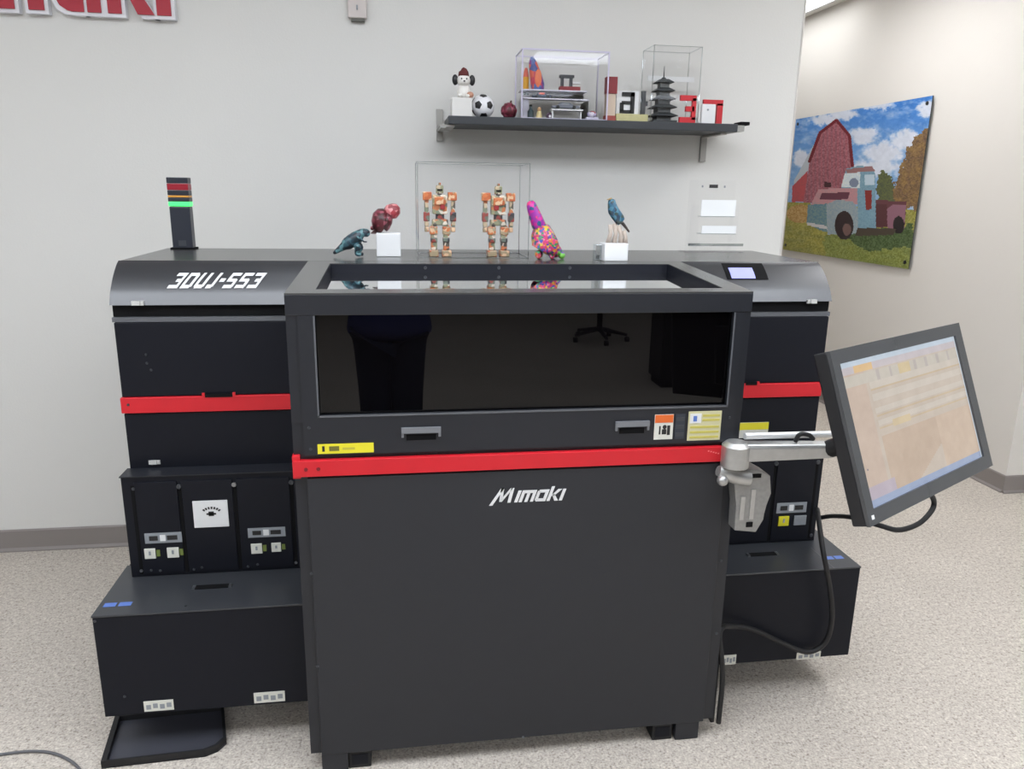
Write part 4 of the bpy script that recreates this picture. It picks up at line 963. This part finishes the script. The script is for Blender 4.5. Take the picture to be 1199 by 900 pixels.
box('vent', (v0.x+.012, v1.x-.010, WY-.022, WY-.0005, v0.z+.001, v0.z+.0118), mat('vent_dark', (95, 95, 88), .6, noise=.1), t)
box('lever', ((v0.x+v1.x)/2-.003, (v0.x+v1.x)/2+.003, WY-.033, WY-.028, v0.z+.042, v0.z+.058), LGREY, t)

# ================================================================== print on the hall wall
PX = HX-.022
def onX(a_, b_, X):
    d_ = ray(a_, b_); return CAM + d_*((X-CAM.x)/d_.x)
c4 = [onX(*p, PX) for p in ((931, 138), (1094, 114), (1062, 313.5), (918, 293))]
yl_, yr_ = (c4[0].y+c4[3].y)/2, (c4[1].y+c4[2].y)/2; zt_, zb_ = (c4[0].z+c4[1].z)/2, (c4[2].z+c4[3].z)/2
t = thing('barn_print', 'frameless colour print of a red barn and an old blue truck', 'picture', (HX, (yl_+yr_)/2, zb_))
box('panel', (PX, PX+.006, yr_, yl_, zb_, zt_), mat('print_edge', (60, 62, 60), .3, noise=.05), t)
HP = homog([(128, 185), (718, 92), (604, 835), (68, 755)])
def ell(x, y, cx, cy, rx, ry): return ((x-cx)/rx)**2+((y-cy)/ry)**2 < 1
def art(u, v):
    x, y = HP(u, v); qx, qy = x+(fbm(x/16, y/16, 21)-.5)*34, y+(fbm(x/16, y/16, 33)-.5)*34; n = fbm(x/18, y/18, 3); n2 = hsh(int(x/5), int(y/5)); hor = 548+.07*(x-100)
    if y < hor:
        k_ = max(0, min(1, (y-90)/420)); c = [58+80*k_, 118+55*k_, 196+14*k_]
        d = 0
        for cx, cy, rx, ry in ((420, 265, 75, 50), (500, 340, 100, 60), (330, 165, 80, 30), (600, 280, 80, 50), (480, 400, 130, 50), (150, 360, 40, 50), (690, 150, 50, 40), (460, 130, 120, 22), (250, 190, 80, 28)):
            d = max(d, 1-(((qx-cx)/rx)**2+((qy-cy)/ry)**2))
        w = max(0, min(.95, (d+.9*(fbm(x/34, y/22, 9)-.45))*1.4)); c = [a_+(b_-a_)*w for a_, b_ in zip(c, (214, 218, 228))]
        c = [a_+(n-.5)*24 for a_ in c]
    else:
        k_ = fbm(x/30, y/14, 5); c = [146+40*(k_-.5), 142+30*(k_-.5), 70]
        if qy > 690 and qx > 250: c = [a_*.5+b_*.5 for a_, b_ in zip(c, (104, 124, 66))]
        if inpoly(qx, qy, [(330, 690), (620, 640), (640, 740), (430, 760)]): c = [74, 92, 54]
        if ell(x, y, 145, 600, 60, 40): c = [176, 140, 84]
        c = [a_+(n2-.5)*34 for a_ in c]
    if inpoly(qx, qy, [(740, 190), (700, 225), (660, 260), (615, 300), (600, 350), (580, 410), (548, 470), (545, 575), (690, 585), (720, 225)]): c = [124+50*(n-.5)+30*(n2-.5), 98+40*(n-.5)+24*(n2-.5), 66+20*(n2-.5)]
    if inpoly(qx, qy, [(480, 430), (515, 415), (545, 450), (548, 560), (480, 555)]): c = [78+20*n2, 84+20*n2, 62]
    if inpoly(x, y, [(118, 455), (232, 250), (220, 300), (180, 415), (118, 480)]): c = [180, 186, 194]
    if inpoly(x, y, [(110, 480), (178, 412), (162, 548), (108, 548)]): c = [176+18*(n2-.5), 76, 82]
    if inpoly(x, y, [(158, 552), (186, 376), (233, 248), (305, 196), (358, 262), (371, 398), (352, 560)]): c = [158+34*(n2-.5)-12*((int(x/9)) % 2), 92+30*(n2-.5), 102+30*(n2-.5)]
    for (xa_, ya_), (xb_, yb_) in zip([(186, 370), (233, 246), (305, 192), (360, 260)], [(233, 246), (305, 192), (360, 260), (372, 392)]):
        L2 = (xb_-xa_)**2+(yb_-ya_)**2; s_ = max(0, min(1, ((x-xa_)*(xb_-xa_)+(y-ya_)*(yb_-ya_))/L2))
        if math.hypot(x-xa_-s_*(xb_-xa_), y-ya_-s_*(yb_-ya_)) < 7: c = [108, 36, 44]
    if inpoly(x, y, [(250, 462), (280, 462), (280, 486), (250, 486)]): c = [70, 40, 44]
    # truck
    if inpoly(x, y, [(470, 540), (600, 548), (592, 650), (470, 660)]): c = [98, 58, 64]
    if inpoly(x, y, [(516, 580), (540, 562), (598, 560), (590, 660), (520, 672)]): c = [140, 98, 112]
    if ell(x, y, 566, 648, 24, 38): c = [34, 26, 30]
    if inpoly(x, y, [(470, 560), (518, 560), (518, 655), (462, 655)]): c = [84, 46, 50]
    if inpoly(x, y, [(322, 490), (345, 405), (400, 392), (455, 396), (470, 430), (470, 660), (392, 662), (392, 490)]): c = [112+16*n2, 146+16*n2, 164+14*n2]
    if inpoly(x, y, [(340, 408), (455, 394), (470, 415), (350, 425)]): c = [150, 110, 110]
    if inpoly(x, y, [(322, 486), (338, 425), (406, 420), (403, 488)]): c = [192+20*n2, 204+16*n2, 216]
    if ell(x, y, 378, 466, 20, 20): c = [120, 130, 150]
    if inpoly(x, y, [(424, 432), (466, 430), (466, 476), (424, 478)]): c = [186, 204, 216]
    if inpoly(x, y, [(424, 500), (454, 498), (452, 580), (428, 584)]): c = [134, 50, 46]
    if inpoly(x, y, [(225, 492), (392, 488), (392, 560), (190, 560)]): c = [176+20*n2, 138, 142]
    if inpoly(x, y, [(240, 508), (360, 508), (350, 538), (228, 538)]): c = [100, 56, 70]
    if inpoly(x, y, [(178, 560), (262, 556), (268, 680), (232, 672), (172, 640)]): c = [88+30*n2, 122+20*n2, 140]
    if inpoly(x, y, [(172, 636), (258, 652), (262, 668), (176, 650)]): c = [200, 196, 196]
    if inpoly(x, y, [(258, 560), (300, 540), (372, 545), (394, 580), (394, 686), (262, 690)]): c = [136+20*n2, 154+12*n2, 166]
    if ell(x, y, 334, 650, 40, 62): c = [48, 34, 36]
    if ell(x, y, 346, 668, 18, 26): c = [110, 84, 80]
    if inpoly(x, y, [(392, 660), (560, 664), (540, 690), (380, 696)]): c = [70, 60, 50]
    return tuple(max(0, min(255, a_)) for a_ in c)
painted('print', lambda u, v: (PX-.0008, yl_+(yr_-yl_)*u, zt_+(zb_-zt_)*v), 230, 150, art, attr_mat('glossy_print', .25), t)
for yy in (yl_-.04, yr_+.04):
    for zz in (zb_+.04, zt_-.04):
        obj('standoff', tube(bmesh.new(), [(HX-.0005, yy, zz), (PX-.006, yy, zz)], .012, 14), PBK, t, smooth=True, flat_angle=40)

# ================================================================== behind the camera (seen in the dark window)
BC = mat('cabinet_black', (16, 16, 18), .5, noise=.1)
t = thing('storage_cabinet', 'tall black storage cabinet behind the photographer, reflected in the dark window', 'cabinet', (2.6, -4.3, 0))
box('carcass', (2.12, 3.1, -4.32, -4.02, .06, 1.9), BC, t, .004)
for a_, b_ in ((2.125, 2.607), (2.613, 3.095)):
    d_ = box('door', (a_, b_, -4.02, -4.0, .08, 1.89), BC, t, .002)
    hx_ = b_-.04 if a_ < 2.2 else a_+.04; box('handle', (hx_-.006, hx_+.006, -3.995, -3.975, .9, 1.1), CHROME, d_)
box('plinth', (2.14, 3.08, -4.3, -4.04, 0, .06), GAP, t)
t = thing('office_chair', 'black office chair on a star base, reflected in the dark window', 'chair', (2.15, -6.1, 0))
CH = mat('chair_fabric', (20, 20, 24), .8, noise=.15)
for i in range(5):
    a_ = math.radians(18+72*i); e_ = (2.15+.3*math.cos(a_), -6.1+.3*math.sin(a_))
    lg_ = obj('base_leg', tube(bmesh.new(), [(2.15, -6.1, .13), (e_[0], e_[1], .075)], [.026, .016], 8), RUB, t)
    obj('caster', tube(bmesh.new(), [(e_[0]-.02, e_[1], .028), (e_[0]+.02, e_[1], .028)], .028, 14), RUB, lg_)
obj('gas_column', tube(bmesh.new(), [(2.15, -6.1, .1), (2.15, -6.1, .43)], .03, 14), RUB, t)
obj('seat', bevel(bx(bmesh.new(), 1.9, 2.4, -6.34, -5.85, .43, .51), .03, 3), CH, t, smooth=True)
obj('backrest', bevel(bx(bmesh.new(), 1.93, 2.37, -6.40, -6.33, .62, 1.12), .03, 3), CH, t, smooth=True)
obj('back_support', tube(bmesh.new(), [(2.15, -6.15, .42), (2.15, -6.40, .46), (2.15, -6.42, .75)], .02, 8), RUB, t)

# photographer
pe = thing('person', 'person in a navy shirt and dark trousers photographing, reflected in the dark window', 'person', (-.05, -2.2, 0))
SKINM = mat('skin_tone', (200, 155, 130), .55, noise=.05); NAVY = mat('navy_shirt', (58, 64, 120), .8, noise=.1, nscale=40); TRS = mat('dark_trousers', (26, 34, 58), .85, noise=.1, nscale=40)
SHOE = mat('dark_shoe', (22, 20, 20), .5, noise=.1); HAIR = mat('dark_hair', (40, 30, 26), .6, noise=.2)
px_, py_ = -.05, -2.22
def V(x, y, z): return (px_+x, py_+y, z)
sh = 1.42
vs = [V(0, 0, 1.0), V(0, 0, 1.15), V(0, 0, 1.34), V(0, 0, 1.46), V(0, .01, 1.53), V(0, .02, 1.60), V(0, .015, 1.68), V(0, .01, 1.72)]
ed = chain(8); rd = [(.10, .075), (.11, .08), (.15, .095), (.06, .055), (.05, .05), (.068, .085), (.075, .09), (.045, .055)]
for s_ in (-1, 1):  # legs
    i = len(vs); vs += [V(s_*.085, 0, .84), V(s_*.088, .01, .50), V(s_*.09, -.01, .10), V(s_*.095, .07, .045)]
    ed += [(0, i), (i, i+1), (i+1, i+2), (i+2, i+3)]; rd += [.085, .055, .038, .032]
hands = []
for s_ in (-1, 1):  # arms raised to the phone at the camera
    i = len(vs); hx, hy, hz = s_*.075+.05, .345, 1.555
    vs += [V(s_*.17, 0, 1.42), V(s_*.25, .08, 1.20), V(s_*.16+.02, .25, 1.43), V(hx+s_*.02, hy-.02, hz-.03)]
    ed += [(2, i), (i, i+1), (i+1, i+2), (i+2, i+3)]; rd += [.055, .042, .032, .026]
    j = i+3; pal = len(vs); vs.append(V(hx+s_*.012, hy+.0, hz+.0)); ed.append((j, pal)); rd.append((.03, .016))
    for f_, (dz, ln) in enumerate(((-.028, .055), (-.009, .068), (.010, .072), (.028, .064))):
        i = len(vs); vs += [V(hx+s_*.008, hy+.022, hz+dz), V(hx-s_*.004, hy+.04, hz+dz), V(hx-s_*(.004+ln*.5), hy+.046, hz+dz)]
        ed += [(pal, i), (i, i+1), (i+1, i+2)]; rd += [.009, .008, .007]
    i = len(vs); vs += [V(hx-s_*.004, hy-.008, hz-.035), V(hx-s_*.03, hy+.004, hz-.024)]; ed += [(pal, i), (i, i+1)]; rd += [.010, .008]
skin('body', vs, ed, rd, SKINM, pe, 2)
hd = bmesh.new(); ball(hd, V(0, .012, 1.68), (.082, .098, .09)); ball(hd, V(0, -.03, 1.66), (.08, .07, .10))
obj('hair', hd, HAIR, pe, smooth=True)
for s_ in (-1, 1):
    bm = bmesh.new(); ball(bm, V(s_*.03, .105, 1.625), (.013, .009, .009), 12, 8); obj('eye', bm, WHT, pe, smooth=True)
    bm = bmesh.new(); ball(bm, V(s_*.083, .015, 1.615), (.008, .018, .03), 12, 8); obj('ear', bm, SKINM, pe, smooth=True)
bm = bmesh.new(); tube(bm, [V(0, .10, 1.635), V(0, .125, 1.60), V(0, .105, 1.592)], [.006, .014, .010], 8); obj('nose', bm, SKINM, pe, smooth=True)
bm = bmesh.new(); ball(bm, V(0, .10, 1.562), (.024, .010, .007), 12, 8); obj('mouth', bm, mat('lip_tone', (170, 95, 90), .5, noise=.05), pe, smooth=True)
svs = [V(0, 0, .775), V(0, 0, .86), V(0, 0, 1.04), V(0, 0, 1.18), V(0, 0, 1.36), V(0, 0, 1.44)]; sed = chain(6); srd = [(.25, .17), (.25, .17), (.20, .13), (.165, .115), (.175, .12), (.09, .08)]
for s_ in (-1, 1):
    i = len(svs); svs += [V(s_*.175, 0, 1.42), V(s_*.225, .045, 1.29), V(s_*.25, .08, 1.21)]; sed += [(4, i), (i, i+1), (i+1, i+2)]; srd += [.07, .062, .056]
skin('shirt', svs, sed, srd, NAVY, pe, 2)
tvs = [V(0, 0, .93)]; ted = []; trd = [(.185, .135)]
for s_ in (-1, 1):
    i = len(tvs); tvs += [V(s_*.085, 0, .80), V(s_*.08, .01, .50), V(s_*.085, -.005, .11)]; ted += [(0, i), (i, i+1), (i+1, i+2)]; trd += [.125, .100, .085]
skin('trousers', tvs, ted, trd, TRS, pe, 2)
for s_ in (-1, 1): skin('shoe', [V(s_*.09, -.04, .042), V(s_*.092, .05, .040), V(s_*.1, .15, .034)], chain(3), [(.04, .04), (.043, .038), (.036, .03)], SHOE, pe, 2)
ph = thing('smartphone', 'black smartphone held up in both hands by the person', 'phone', (0, -1.856, 1.49))
box('phone_case', (-.075, .075, -1.866, -1.858, 1.52, 1.592), GAP, ph, .003)
box('phone_screen', (-.071, .071, -1.8672, -1.866, 1.524, 1.588), mat('phone_glass', (20, 22, 26), .1, noise=.02), ph)

# ================================================================== world and colour
w = bpy.data.worlds.new('room_world'); S.world = w; w.use_nodes = True
w.node_tree.nodes['Background'].inputs[0].default_value = (.9, .93, 1, 1); w.node_tree.nodes['Background'].inputs[1].default_value = .1
S.view_settings.view_transform = 'Standard'; S.view_settings.look = 'None'; S.view_settings.gamma = 1
S.view_settings.use_curve_mapping = False; S.view_settings.exposure = 0.52
